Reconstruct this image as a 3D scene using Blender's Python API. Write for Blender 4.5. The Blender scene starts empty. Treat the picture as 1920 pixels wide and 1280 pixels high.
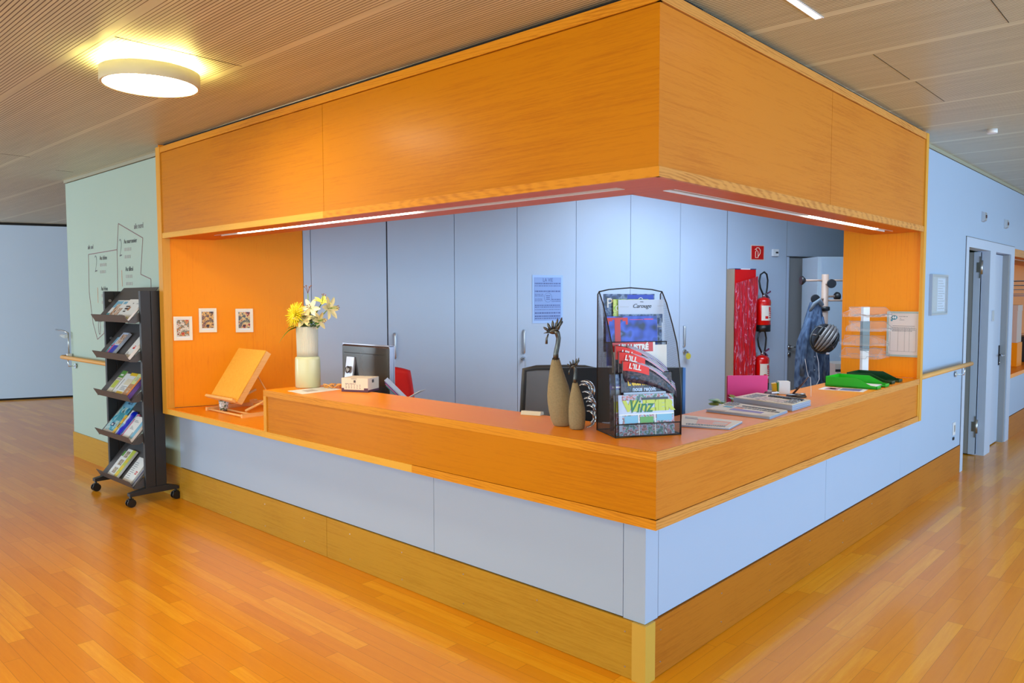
import bpy, bmesh, math, random
from mathutils import Matrix, Vector
random.seed(7)
scene = bpy.context.scene
COL = scene.collection
PI = math.pi
rad = math.radians

# ------------------------------------------------------------------ mesh builder
class MB:
    def __init__(s):
        s.v = []; s.f = []; s.m = []; s.sm = []; s.mi = 0; s.smooth = False
    def add(s, vs, fs, smooth=None):
        b = len(s.v); s.v += [Vector(p) for p in vs]
        for f in fs:
            s.f.append([b + i for i in f]); s.m.append(s.mi)
            s.sm.append(s.smooth if smooth is None else smooth)
        return s
    def box(s, x0, x1, y0, y1, z0, z1):
        v = [(x0,y0,z0),(x1,y0,z0),(x1,y1,z0),(x0,y1,z0),(x0,y0,z1),(x1,y0,z1),(x1,y1,z1),(x0,y1,z1)]
        return s.add(v, [(3,2,1,0),(4,5,6,7),(0,1,5,4),(1,2,6,5),(2,3,7,6),(3,0,4,7)])
    def hexa(s, lo, hi):
        n = len(lo)
        return s.add(list(lo)+list(hi), [tuple(range(n))[::-1], tuple(range(n,2*n))] +
                     [(i,(i+1)%n,(i+1)%n+n,i+n) for i in range(n)])
    def prism(s, pts, z0, z1):
        return s.hexa([(p[0],p[1],z0) for p in pts], [(p[0],p[1],z1) for p in pts])
    def prismx(s, pts, x0, x1):       # profile in (y,z), swept along x
        return s.hexa([(x0,p[0],p[1]) for p in pts], [(x1,p[0],p[1]) for p in pts])
    def prismy(s, pts, y0, y1):       # profile in (x,z), swept along y
        return s.hexa([(p[0],y0,p[1]) for p in pts], [(p[0],y1,p[1]) for p in pts])
    def poly(s, pts):
        return s.add(pts, [tuple(range(len(pts)))])
    def sheet(s, a, b, c, d, t):      # thin slab on quad abcd, thickness against the normal
        a,b,c,d = map(Vector,(a,b,c,d)); n = (b-a).cross(d-a).normalized()*t
        return s.hexa([a-n,b-n,c-n,d-n],[a,b,c,d])
    def tube(s, pts, r, n=8, closed=False, caps=True, flat=1.0):
        P = [Vector(p) for p in pts]; N = len(P)
        R = r if isinstance(r,(list,tuple)) else [r]*N
        vs = []; up = None
        for i in range(N):
            if closed: t = (P[(i+1)%N]-P[i-1])
            else: t = (P[min(i+1,N-1)]-P[max(i-1,0)])
            t.normalize()
            if up is None:
                up = Vector((0,0,1)) if abs(t.z)<.9 else Vector((1,0,0))
            u = t.cross(up)
            if u.length < 1e-6: u = t.orthogonal()
            u.normalize(); w = u.cross(t).normalized(); up = w
            for k in range(n):
                a = 2*PI*k/n; vs.append(P[i]+u*math.cos(a)*R[i]+w*math.sin(a)*R[i]*flat)
        fs = []
        for i in range(N if closed else N-1):
            j = (i+1)%N
            for k in range(n):
                l = (k+1)%n; fs.append((i*n+k,i*n+l,j*n+l,j*n+k))
        s.add(vs, fs, True)
        if caps and not closed:
            b = len(s.v)-len(vs)
            s.f.append([b+k for k in range(n)][::-1]); s.m.append(s.mi); s.sm.append(False)
            s.f.append([b+(N-1)*n+k for k in range(n)]); s.m.append(s.mi); s.sm.append(False)
        return s
    def cyl(s, p0, p1, r0, r1=None, n=20):
        return s.tube([p0,p1],[r0, r0 if r1 is None else r1], n)
    def lathe(s, prof, c=(0,0,0), n=32, fx=1.0, fy=1.0, mod=None, cap=True):
        vs = []; N = len(prof)
        for i,(r,z) in enumerate(prof):
            for k in range(n):
                a = 2*PI*k/n; rr = r*(mod(a,z) if mod else 1)
                vs.append((c[0]+rr*fx*math.cos(a), c[1]+rr*fy*math.sin(a), c[2]+z))
        fs = [(i*n+k,i*n+(k+1)%n,(i+1)*n+(k+1)%n,(i+1)*n+k) for i in range(N-1) for k in range(n)]
        s.add(vs, fs, True); b = len(s.v)-len(vs)
        for ring,rev in ((0,True),(N-1,False)):
            if cap and prof[ring][0] > 1e-5:
                q = [b+ring*n+k for k in range(n)]
                s.f.append(q[::-1] if rev else q); s.m.append(s.mi); s.sm.append(False)
        return s
    def ball(s, c, r, n=14, m=10):
        if not isinstance(r,(list,tuple)): r = (r,r,r)
        prof = [(math.sin(PI*i/m), -math.cos(PI*i/m)) for i in range(m+1)]
        vs = []
        for (a,z) in prof:
            for k in range(n):
                t = 2*PI*k/n; vs.append((c[0]+r[0]*a*math.cos(t), c[1]+r[1]*a*math.sin(t), c[2]+r[2]*z))
        return s.add(vs, [(i*n+k,i*n+(k+1)%n,(i+1)*n+(k+1)%n,(i+1)*n+k) for i in range(m) for k in range(n)], True)
    def grid(s, fn, nu, nv, smooth=True, t=0):
        vs = [Vector(fn(i/nu, j/nv)) for j in range(nv+1) for i in range(nu+1)]
        W = nu+1
        fs = [(j*W+i,j*W+i+1,(j+1)*W+i+1,(j+1)*W+i) for j in range(nv) for i in range(nu)]
        if t:
            ns = []
            for j in range(nv+1):
                for i in range(nu+1):
                    a = vs[j*W+min(i+1,nu)]-vs[j*W+max(i-1,0)]; b = vs[min(j+1,nv)*W+i]-vs[max(j-1,0)*W+i]
                    n_ = a.cross(b); n_ = n_.normalized() if n_.length>1e-9 else Vector((0,0,1)); ns.append(n_)
            M = len(vs); vs2 = [v-n_*t for v,n_ in zip(vs,ns)]
            fs = fs + [tuple(M+i for i in f)[::-1] for f in fs]
            per = [i for i in range(W)] + [j*W+nu for j in range(1,nv+1)] + [nv*W+i for i in range(nu-1,-1,-1)] + [j*W for j in range(nv-1,0,-1)]
            fs += [(per[k+1-len(per)] if k+1>=len(per) else per[k+1], per[k], M+per[k], M+(per[k+1-len(per)] if k+1>=len(per) else per[k+1])) for k in range(len(per))]
            vs = vs+vs2
        return s.add(vs, fs, smooth)
    def text(s, body, M, size=.1, ext=.0004, align='CENTER', shear=0, sx=1.0, bold=0.0):
        cu = bpy.data.curves.new('lettering', 'FONT'); cu.body = body; cu.size = size
        cu.extrude = ext; cu.align_x = align; cu.align_y = 'CENTER'; cu.shear = shear; cu.resolution_u = 3
        cu.offset = bold
        o = bpy.data.objects.new('lettering', cu); COL.objects.link(o)
        dg = bpy.context.evaluated_depsgraph_get()
        me = bpy.data.meshes.new_from_object(o.evaluated_get(dg))
        T = M @ Matrix.Diagonal((sx,1,1,1))
        s.add([T @ v.co for v in me.vertices], [tuple(p.vertices) for p in me.polygons], False)
        bpy.data.objects.remove(o); bpy.data.curves.remove(cu); bpy.data.meshes.remove(me)
        return s
    def xf(s, M, start=0):
        for i in range(start, len(s.v)): s.v[i] = M @ s.v[i]
        return s
    def mesh(s, name, mats, bev=0, fixn=True):
        me = bpy.data.meshes.new(name)
        me.from_pydata([tuple(v) for v in s.v], [], s.f)
        for m in (mats if isinstance(mats,(list,tuple)) else [mats]): me.materials.append(m)
        me.polygons.foreach_set('material_index', s.m); me.polygons.foreach_set('use_smooth', s.sm)
        me.update()
        if bev or fixn:
            bm = bmesh.new(); bm.from_mesh(me)
            if bev:
                bmesh.ops.remove_doubles(bm, verts=bm.verts, dist=1e-6)
                bmesh.ops.bevel(bm, geom=[e for e in bm.edges if len(e.link_faces)==2 and e.calc_face_angle(0)>.6]+list(bm.verts),
                                offset=bev, segments=2, profile=.7, affect='EDGES')
            bmesh.ops.recalc_face_normals(bm, faces=bm.faces)
            bm.to_mesh(me); bm.free()
        return me

def link(name, data): 
    o = bpy.data.objects.new(name, data); COL.objects.link(o); return o
def tag(o, label=None, cat=None, group=None, kind=None):
    if label: o['label'] = label
    if cat: o['category'] = cat
    if group: o['group'] = group
    if kind: o['kind'] = kind
    return o
def MAT(loc=(0,0,0), rz=0, rx=0, ry=0):
    return Matrix.Translation(loc) @ Matrix.Rotation(rz,4,'Z') @ Matrix.Rotation(ry,4,'Y') @ Matrix.Rotation(rx,4,'X')
def thing(name, label, cat, loc=(0,0,0), rz=0, group=None, rx=0, ry=0):
    o = link(name, None); o.empty_display_size = .05
    o.matrix_world = MAT(loc, rz, rx, ry)
    o.location = loc; o.rotation_mode = 'XYZ'
    m = MAT(loc, rz, rx, ry); o.rotation_euler = m.to_euler()
    return tag(o, label, cat, group)
def part(par, name, mb, mats, world=False, bev=0, label=None, kind=None):
    if world:
        root = par
        while root.parent: root = root.parent
        inv = (Matrix.Translation(root.location) @ root.rotation_euler.to_matrix().to_4x4()).inverted()
        mb.xf(inv)
    o = link(name, mb.mesh(name, mats, bev)); o.parent = par
    if label: o['label'] = label
    if kind: o['kind'] = kind
    return o
def solo(name, mb, mats, label, cat, loc=(0,0,0), rz=0, group=None, bev=0, rx=0, ry=0):
    o = link(name, mb.mesh(name, mats, bev)); m = MAT(loc, rz, rx, ry)
    o.location = loc; o.rotation_euler = m.to_euler()
    return tag(o, label, cat, group)
def struct(name, mb, mats, bev=0):
    o = link(name, mb.mesh(name, mats, bev)); o['kind'] = 'structure'; return o
def copy_tree(o, parent=None):
    c = o.copy(); COL.objects.link(c); c.parent = parent
    for ch in list(o.children): copy_tree(ch, c)
    return c

# ------------------------------------------------------------------ materials
def srgb(r,g,b):
    f = lambda c: (c/255)/12.92 if c/255 <= .04045 else ((c/255+.055)/1.055)**2.4
    return (f(r),f(g),f(b),1)
def newmat(name):
    m = bpy.data.materials.new(name); m.use_nodes = True
    nt = m.node_tree; b = nt.nodes['Principled BSDF']
    return m, nt, b
def N(nt, t, **k):
    n = nt.nodes.new(t)
    for a,v in k.items():
        if a.startswith('i_'): n.inputs[a[2:].replace('_',' ')].default_value = v
        else: setattr(n,a,v)
    return n
def plain(name, c, rough=.5, metal=0, spec=.5, coat=0, noise=0, nscale=30, emis=None, estr=0, bump=0, bscale=200):
    m, nt, b = newmat(name); L = nt.links
    b.inputs['Roughness'].default_value = rough; b.inputs['Metallic'].default_value = metal
    b.inputs['Specular IOR Level'].default_value = spec; b.inputs['Coat Weight'].default_value = coat
    tc = N(nt,'ShaderNodeTexCoord')
    no = N(nt,'ShaderNodeTexNoise'); no.inputs['Scale'].default_value = nscale; no.inputs['Detail'].default_value = 4
    L.new(tc.outputs['Object'], no.inputs['Vector'])
    mx = N(nt,'ShaderNodeMix', data_type='RGBA'); mx.inputs[6].default_value = c
    k = 1-max(noise,.02)*1.5; mx.inputs[7].default_value = (c[0]*k,c[1]*k,c[2]*k,1)
    L.new(no.outputs['Fac'], mx.inputs[0]); L.new(mx.outputs[2], b.inputs['Base Color'])
    if bump:
        n2 = N(nt,'ShaderNodeTexNoise'); n2.inputs['Scale'].default_value = bscale; L.new(tc.outputs['Object'], n2.inputs['Vector'])
        bp = N(nt,'ShaderNodeBump'); bp.inputs['Strength'].default_value = bump; bp.inputs['Distance'].default_value = .002
        L.new(n2.outputs['Fac'], bp.inputs['Height']); L.new(bp.outputs['Normal'], b.inputs['Normal'])
    if emis:
        b.inputs['Emission Color'].default_value = emis; b.inputs['Emission Strength'].default_value = estr
    return m
def ramp(nt, stops):
    r = N(nt,'ShaderNodeValToRGB'); e = r.color_ramp.elements
    e[0].position, e[0].color = stops[0]; e[1].position, e[1].color = stops[-1]
    for p,c in stops[1:-1]:
        x = e.new(p); x.color = c
    return r
def wood(name, light, dark, axis='X', rough=.45, coat=.06, cathedral=0, streak=1.0, seed=0, spec=.16):
    m, nt, b = newmat(name); L = nt.links
    tc = N(nt,'ShaderNodeTexCoord'); mp = N(nt,'ShaderNodeMapping')
    sc = {'X':(1.5,60,60),'Y':(60,1.5,60),'Z':(60,60,1.0)}[axis]
    mp.inputs['Scale'].default_value = sc; mp.inputs['Location'].default_value = (seed*3.1,seed*1.7,seed*.9)
    L.new(tc.outputs['Object'], mp.inputs['Vector'])
    n1 = N(nt,'ShaderNodeTexNoise'); n1.inputs['Scale'].default_value = 1.6; n1.inputs['Detail'].default_value = 8; n1.inputs['Roughness'].default_value = .62
    L.new(mp.outputs[0], n1.inputs['Vector'])
    mp2 = N(nt,'ShaderNodeMapping'); mp2.inputs['Scale'].default_value = tuple(v*(4 if v>2 else 12) for v in sc)
    L.new(tc.outputs['Object'], mp2.inputs['Vector'])
    n2 = N(nt,'ShaderNodeTexNoise'); n2.inputs['Scale'].default_value = 1.3; n2.inputs['Detail'].default_value = 3
    L.new(mp2.outputs[0], n2.inputs['Vector'])
    n3 = N(nt,'ShaderNodeTexNoise'); n3.inputs['Scale'].default_value = 1.4; n3.inputs['Detail'].default_value = 2
    L.new(tc.outputs['Object'], n3.inputs['Vector'])
    mix = N(nt,'ShaderNodeMath', operation='MULTIPLY_ADD'); mix.inputs[1].default_value = .42*streak
    L.new(n2.outputs['Fac'], mix.inputs[0]); L.new(n1.outputs['Fac'], mix.inputs[2])
    mad = N(nt,'ShaderNodeMath', operation='MULTIPLY_ADD'); mad.inputs[1].default_value = .5
    L.new(n3.outputs['Fac'], mad.inputs[0]); L.new(mix.outputs[0], mad.inputs[2])
    out = mad
    if cathedral:
        wv = N(nt,'ShaderNodeTexWave', wave_type='RINGS', rings_direction={'X':'Y','Y':'X','Z':'X'}[axis])
        mp3 = N(nt,'ShaderNodeMapping'); mp3.inputs['Scale'].default_value = tuple(1.1 if v<2 else 9 for v in sc)
        mp3.inputs['Location'].default_value = (.3+seed, .2, .1)
        L.new(tc.outputs['Object'], mp3.inputs['Vector']); L.new(mp3.outputs[0], wv.inputs['Vector'])
        wv.inputs['Scale'].default_value = 3.2; wv.inputs['Distortion'].default_value = 7; wv.inputs['Detail'].default_value = 3; wv.inputs['Detail Scale'].default_value = 1.1
        ad = N(nt,'ShaderNodeMath', operation='MULTIPLY_ADD'); ad.inputs[1].default_value = -cathedral
        L.new(wv.outputs['Fac'], ad.inputs[0]); L.new(mad.outputs[0], ad.inputs[2]); 
        a2 = N(nt,'ShaderNodeMath', operation='ADD'); a2.inputs[1].default_value = cathedral*.5
        L.new(ad.outputs[0], a2.inputs[0]); out = a2
    rp = ramp(nt, [(.50,dark),(1.12 if False else 1.0,light)])
    L.new(out.outputs[0], rp.inputs[0]); L.new(rp.outputs[0], b.inputs['Base Color'])
    b.inputs['Roughness'].default_value = rough; b.inputs['Coat Weight'].default_value = coat; b.inputs['Coat Roughness'].default_value = .25; b.inputs['Specular IOR Level'].default_value = spec
    bp = N(nt,'ShaderNodeBump'); bp.inputs['Strength'].default_value = .12; bp.inputs['Distance'].default_value = .001
    L.new(n2.outputs['Fac'], bp.inputs['Height']); L.new(bp.outputs['Normal'], b.inputs['Normal'])
    return m
def clear(name, tint, alpha=.3, rough=.05):
    m, nt, b = newmat(name); L = nt.links
    b.inputs['Base Color'].default_value = tint; b.inputs['Roughness'].default_value = rough
    b.inputs['Alpha'].default_value = alpha; b.inputs['Specular IOR Level'].default_value = .8
    return m
def blotch(name, cols, scale=18, rough=.35, stretch=(1,1,1), detail=2, kind='V'):
    """printed picture: patches of several inks"""
    m, nt, b = newmat(name); L = nt.links
    tc = N(nt,'ShaderNodeTexCoord'); mp = N(nt,'ShaderNodeMapping'); mp.inputs['Scale'].default_value = stretch
    L.new(tc.outputs['Object'], mp.inputs['Vector'])
    no = N(nt,'ShaderNodeTexNoise'); no.inputs['Scale'].default_value = scale; no.inputs['Detail'].default_value = detail; no.inputs['Roughness'].default_value = .6
    L.new(mp.outputs[0], no.inputs['Vector'])
    n = len(cols); st = [(.33+.34*i/(n-1), c) for i,c in enumerate(cols)]
    rp = ramp(nt, st); rp.color_ramp.interpolation = 'LINEAR' if kind=='V' else 'CONSTANT'
    L.new(no.outputs['Fac'], rp.inputs[0]); L.new(rp.outputs[0], b.inputs['Base Color'])
    b.inputs['Roughness'].default_value = rough
    return m

OL = srgb(236,140,32); OD = srgb(196,92,8)
M = {}
M['fx'] = wood('oak_fascia_along_x', srgb(204,128,2), srgb(176,98,0), 'X', coat=.12, spec=.1)
M['fy'] = wood('oak_fascia_along_y', srgb(210,128,38), srgb(184,98,18), 'Y', seed=2)
M['tx'] = wood('oak_edge_along_x', srgb(222,148,30), srgb(178,98,6), 'X', cathedral=.2, seed=4)
M['ty'] = wood('oak_edge_along_y', srgb(216,150,74), srgb(166,96,36), 'Y', cathedral=.34, seed=5)
M['yx'] = wood('pale_oak_edge', srgb(232,176,66), srgb(206,142,40), 'X', seed=6)
M['pz'] = wood('oak_lining_vertical', srgb(250,150,16), srgb(228,112,2), 'Z', streak=1.5, seed=1)
M['cpost'] = plain('pale_corner_post', srgb(206,166,66), .45, noise=.03)
M['edge'] = plain('ceiling_edge_strip', srgb(160,160,142), .5)
M['rz'] = wood('oak_post_vertical', srgb(226,164,60), srgb(200,132,34), 'Z', seed=3)
M['tp'] = wood('oak_worktop', srgb(255,160,22), srgb(252,130,6), 'X', rough=.36, coat=.04, spec=.2, streak=.6, seed=8)
M['tpy'] = wood('oak_worktop_y', srgb(255,160,22), srgb(252,130,6), 'Y', rough=.36, coat=.04, spec=.2, streak=.6, seed=8)
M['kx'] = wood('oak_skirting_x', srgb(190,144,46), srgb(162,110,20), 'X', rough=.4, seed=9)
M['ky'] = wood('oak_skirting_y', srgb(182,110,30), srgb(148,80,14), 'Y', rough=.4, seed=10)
M['white'] = plain('white_laminate', srgb(169,191,222), .45, noise=.02, nscale=3)
M['wall'] = plain('wall_paint', srgb(172,194,184), .6, noise=.02, nscale=2, bump=.15, bscale=300)
M['cab'] = plain('cupboard_laminate', srgb(184,198,220), .42, noise=.03, nscale=4, bump=.1, bscale=350)
M['far'] = plain('far_wall_paint', srgb(186,208,236), .6, noise=.02, nscale=2)
M['door'] = plain('door_paint', srgb(190,204,230), .4, noise=.02)
M['grey'] = plain('grey_paint_and_door_shade', srgb(150,152,156), .45, noise=.03)  # grey paint; on the first leaf and second reveal it stands for shade
M['gap'] = plain('dark_gap', srgb(22,20,20), .9)
M['steel'] = plain('brushed_steel', srgb(190,192,196), .3, metal=1)
M['chrome'] = plain('chrome', srgb(215,218,222), .15, metal=1)
M['alu'] = plain('aluminium', srgb(200,205,212), .35, metal=.8)
M['black'] = plain('black_powder_coat', srgb(38,38,42), .5, noise=.05, bump=.2)
M['blackp'] = plain('black_plastic', srgb(20,20,22), .35)
M['dgrey'] = plain('dark_grey_shelf_metal', srgb(78,76,80), .45, noise=.05)
M['paper'] = plain('white_paper', srgb(238,238,240), .6)
M['ink'] = plain('black_ink', srgb(30,30,38), .6)
M['greyink'] = plain('grey_ink', srgb(120,122,130), .6)
M['whitep'] = plain('white_plastic', srgb(228,230,236), .35)
M['offdiff'] = plain('unlit_diffuser', srgb(176,160,150), .4)

def floor_mat():
    m, nt, b = newmat('oak_parquet'); L = nt.links
    tc = N(nt,'ShaderNodeTexCoord'); sp = N(nt,'ShaderNodeSeparateXYZ'); L.new(tc.outputs['Object'], sp.inputs[0])
    def mth(op, a, b_=None, c=None):
        n = N(nt,'ShaderNodeMath', operation=op)
        for i,x in enumerate((a,b_,c)):
            if x is None: continue
            if isinstance(x,(int,float)): n.inputs[i].default_value = x
            else: L.new(x, n.inputs[i])
        return n.outputs[0]
    X, Y = sp.outputs[0], sp.outputs[1]
    sel = mth('GREATER_THAN', X, -.13)
    def mix(a,b_): return mth('ADD', mth('MULTIPLY', a, mth('SUBTRACT',1,sel)), mth('MULTIPLY', b_, sel))
    U = mix(X, Y); V = mix(Y, X)
    W, LN = .0725, .86
    rv = mth('DIVIDE', mth('ADD',V,.0015), W); row = mth('FLOOR', rv)
    wn = N(nt,'ShaderNodeTexWhiteNoise', noise_dimensions='2D'); cb = N(nt,'ShaderNodeCombineXYZ')
    L.new(row, cb.inputs[0]); L.new(sel, cb.inputs[1]); L.new(cb.outputs[0], wn.inputs['Vector'])
    uu = mth('ADD', mth('DIVIDE', U, LN), mth('MULTIPLY', wn.outputs['Value'], 7.3)); col = mth('FLOOR', uu)
    cb2 = N(nt,'ShaderNodeCombineXYZ'); L.new(row, cb2.inputs[0]); L.new(col, cb2.inputs[1]); L.new(sel, cb2.inputs[2])
    w2 = N(nt,'ShaderNodeTexWhiteNoise', noise_dimensions='3D'); L.new(cb2.outputs[0], w2.inputs['Vector'])
    # grain coordinates: long along the plank, shifted per plank
    gv = N(nt,'ShaderNodeCombineXYZ'); L.new(mth('MULTIPLY',U,1.5), gv.inputs[0]); L.new(mth('MULTIPLY',V,26), gv.inputs[1]); L.new(mth('MULTIPLY',w2.outputs['Value'],40), gv.inputs[2])
    n1 = N(nt,'ShaderNodeTexNoise'); n1.inputs['Scale'].default_value = 1.5; n1.inputs['Detail'].default_value = 7; n1.inputs['Roughness'].default_value=.6
    n1.inputs['Distortion'].default_value = .6
    L.new(gv.outputs[0], n1.inputs['Vector'])
    gv2 = N(nt,'ShaderNodeCombineXYZ'); L.new(mth('MULTIPLY',U,14), gv2.inputs[0]); L.new(mth('MULTIPLY',V,180), gv2.inputs[1]); L.new(w2.outputs['Value'], gv2.inputs[2])
    n2 = N(nt,'ShaderNodeTexNoise'); n2.inputs['Scale'].default_value = 1; n2.inputs['Detail'].default_value = 2
    L.new(gv2.outputs[0], n2.inputs['Vector'])
    tone = mth('ADD', mth('ADD', mth('ADD', mth('MULTIPLY', w2.outputs['Value'], .46), .08), mth('MULTIPLY', n1.outputs['Fac'], .55)), mth('MULTIPLY', n2.outputs['Fac'], .16))
    rp = ramp(nt, [(.15,srgb(206,120,4)),(.45,srgb(230,144,8)),(.78,srgb(240,156,14)),(1.0,srgb(252,180,40))])
    L.new(tone, rp.inputs[0])
    fv = mth('FRACT', rv); e1 = mth('LESS_THAN', fv, .018)
    fu = mth('FRACT', uu); e2 = mth('LESS_THAN', fu, .0022)
    ed = mth('MULTIPLY', mth('MAXIMUM', e1, e2), .55)
    mx = N(nt,'ShaderNodeMix', data_type='RGBA'); L.new(ed, mx.inputs[0]); L.new(rp.outputs[0], mx.inputs[6]); mx.inputs[7].default_value = srgb(110,52,14)
    L.new(mx.outputs[2], b.inputs['Base Color'])
    b.inputs['Roughness'].default_value = .34; b.inputs['Coat Weight'].default_value = .36; b.inputs['Coat Roughness'].default_value = .11; b.inputs['Specular IOR Level'].default_value = .25
    bp = N(nt,'ShaderNodeBump'); bp.inputs['Strength'].default_value = .06; bp.inputs['Distance'].default_value = .001
    L.new(n1.outputs['Fac'], bp.inputs['Height']); L.new(bp.outputs['Normal'], b.inputs['Normal'])
    return m
M['floor'] = floor_mat()
def ceil_mat():
    m, nt, b = newmat('grooved_acoustic_panel'); L = nt.links
    tc = N(nt,'ShaderNodeTexCoord'); sp = N(nt,'ShaderNodeSeparateXYZ'); L.new(tc.outputs['Object'], sp.inputs[0])
    def mth(op, a, b_=None):
        n = N(nt,'ShaderNodeMath', operation=op)
        for i,x in enumerate((a,b_)):
            if x is None: continue
            if isinstance(x,(int,float)): n.inputs[i].default_value = x
            else: L.new(x, n.inputs[i])
        return n.outputs[0]
    Y = mth('ADD', sp.outputs[1], 20.0)
    g = mth('LESS_THAN', mth('FRACT', mth('DIVIDE', Y, .01755)), .24)
    # plain joint strips every .67 m: centred on y = .78
    t = mth('FRACT', mth('DIVIDE', mth('ADD', Y, -20.78+.022+.67*40), .67))
    pl = mth('GREATER_THAN', t, .068)
    g2 = mth('MULTIPLY', g, pl)
    wvn = N(nt,'ShaderNodeTexNoise'); mp = N(nt,'ShaderNodeMapping'); mp.inputs['Scale'].default_value = (.8,14,1)
    L.new(tc.outputs['Object'], mp.inputs['Vector']); L.new(mp.outputs[0], wvn.inputs['Vector']); wvn.inputs['Scale'].default_value = 2; wvn.inputs['Detail'].default_value = 5
    rp = ramp(nt, [(.3,srgb(192,196,178)),(.75,srgb(210,213,195))]); L.new(wvn.outputs['Fac'], rp.inputs[0])
    mx = N(nt,'ShaderNodeMix', data_type='RGBA'); L.new(g2, mx.inputs[0]); L.new(rp.outputs[0], mx.inputs[6]); mx.inputs[7].default_value = srgb(70,44,26)
    L.new(mx.outputs[2], b.inputs['Base Color']); b.inputs['Roughness'].default_value = .42
    b.inputs['Specular IOR Level'].default_value = .5
    return m
M['ceil'] = ceil_mat()

# ------------------------------------------------------------------ camera
def make_camera():
    ya, pi_, ro = rad(42.7974), rad(-3.383), rad(-.1428)
    F = Vector((-math.sin(ya)*math.cos(pi_), math.cos(ya)*math.cos(pi_), math.sin(pi_)))
    R = Vector((math.cos(ya), math.sin(ya), 0)); U = R.cross(F)
    R2 = R*math.cos(ro)+U*math.sin(ro); U2 = -R*math.sin(ro)+U*math.cos(ro)
    cd = bpy.data.cameras.new('camera'); cam = link('camera', cd)
    cd.sensor_width = 36; cd.lens = 1436.75/1920*36; cd.clip_start = .05
    m = Matrix((R2, U2, -F)).transposed().to_4x4(); m.translation = Vector((1.6123,-2.5778,1.65))
    cam.matrix_world = m; scene.camera = cam
make_camera()

# ------------------------------------------------------------------ the room
CZ = 2.84
A20 = rad(20); OD_ = Vector((math.sin(A20), math.cos(A20), 0)); ON = Vector((math.cos(A20), -math.sin(A20), 0))
O0 = Vector((-4.54, 0, 0))
def OW(s, o, z): return O0 + OD_*s + ON*o + Vector((0,0,z))       # o > 0 : towards the desk
RZO = rad(70)                                                       # local x runs along the cupboards, local -y towards the desk

mb = MB(); mb.poly([(-17,-9,0),(7,-9,0),(7,14,0),(-17,14,0)]); struct('floor', mb, M['floor'])
mb = MB(); mb.box(-17,7,-9,14,CZ,CZ+.1); struct('ceiling', mb, M['ceil'])
# wall left of the desk with the signage, turning the corner at its left end
mb = MB(); mb.prism([(-7.12,.132),(-4.60,.132),(-4.50,.33),(-6.62,1.45)],0,2.806); struct('wall_left', mb, M['wall'])
mb = MB(); mb.prism([(-7.112,.140),(-4.60,.140),(-4.51,.33),(-6.62,1.44)],2.806,2.811); mb.mi=1; mb.prism([(-7.13,.12),(-4.60,.12),(-4.51,.33),(-6.62,1.44)],2.811,CZ)
struct('trim_1', mb, [M['gap'],M['edge']])
mb = MB(); mb.prism([(-7.126,.122),(-4.595,.122),(-4.595,.135),(-7.12,.135)],0,.256)
struct('baseboard_left', mb, M['kx'])
# far wall across the hall, parallel to the cupboards
fd = Vector((.39,.93,0)).normalized(); fn = Vector((fd.y,-fd.x,0)); f0 = Vector((-12.69,.8,0))
def FW(a,o): p = f0+fd*a+fn*o; return (p.x,p.y)
mb = MB(); mb.prism([FW(-9,0),FW(9,0),FW(9,-.2),FW(-9,-.2)],.03,2.80); struct('wall_far', mb, M['far'])
mb = MB(); mb.prism([FW(-9,-.02),FW(9,-.02),FW(9,-.2),FW(-9,-.2)],2.80,CZ); mb.prism([FW(-9,-.015),FW(9,-.015),FW(9,-.2),FW(-9,-.2)],0,.03); struct('trim_2', mb, M['gap'])

# right-hand wall with its doors
WX = -.132
mb = MB(); mb.box(WX-.10,WX,3.635,5.44,.262,2.806); mb.box(WX-.10,WX,5.44,7.65,2.185,2.806); mb.box(WX-.10,WX,7.65,14,2.17,2.806)
mb.box(WX-.10,WX,7.65,14,.262,.70)
struct('wall_right', mb, M['white'])
mb = MB(); mb.box(WX-.10,WX-.006,3.636,14,2.806,2.811); mb.mi=1; mb.box(WX-.10,WX+.006,3.636,14,2.811,CZ); struct('trim_3', mb, [M['gap'],M['edge']])
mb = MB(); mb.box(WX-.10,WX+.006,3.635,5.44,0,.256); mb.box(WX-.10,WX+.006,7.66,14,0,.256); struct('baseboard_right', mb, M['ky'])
fr = MB()
fr.box(WX-.11,WX+.006,5.435,5.54,0,2.185); fr.box(WX-.11,WX+.006,6.43,6.69,0,2.095)
fr.box(WX-.11,WX+.006,7.46,7.652,0,2.185); fr.box(WX-.11,WX+.006,5.54,7.46,2.095,2.185)
fr.mi = 1; fr.box(WX-.004,WX+.0064,5.428,5.435,0,2.19); fr.box(WX-.004,WX+.0064,5.428,7.652,2.185,2.191)
o = struct('trim_4', fr, [M['door'], M['greyink']], bev=0); 
# first door: leaf swung back at right angles to the wall
d1 = struct('door_1', MB().box(-.96,-.20,6.385,6.425,.012,2.085), M['grey'])  # leaf face coloured grey to stand for its unlit side
mb = MB()
mb.box(-.262,-.2,6.381,6.427,.01,2.087)
e_ = part(d1,'leaf_edge', mb, M['door'])
for z in (1.93,.30):
    mb = MB(); mb.cyl((-.196,6.40,z-.07),(-.196,6.40,z+.07),.014,n=10); mb.box(-.205,-.197,6.372,6.385,z-.11,z+.11); mb.box(-.235,-.2,6.378,6.3855,z-.05,z+.05)
    part(d1,'hinge', mb, M['steel'])
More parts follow.
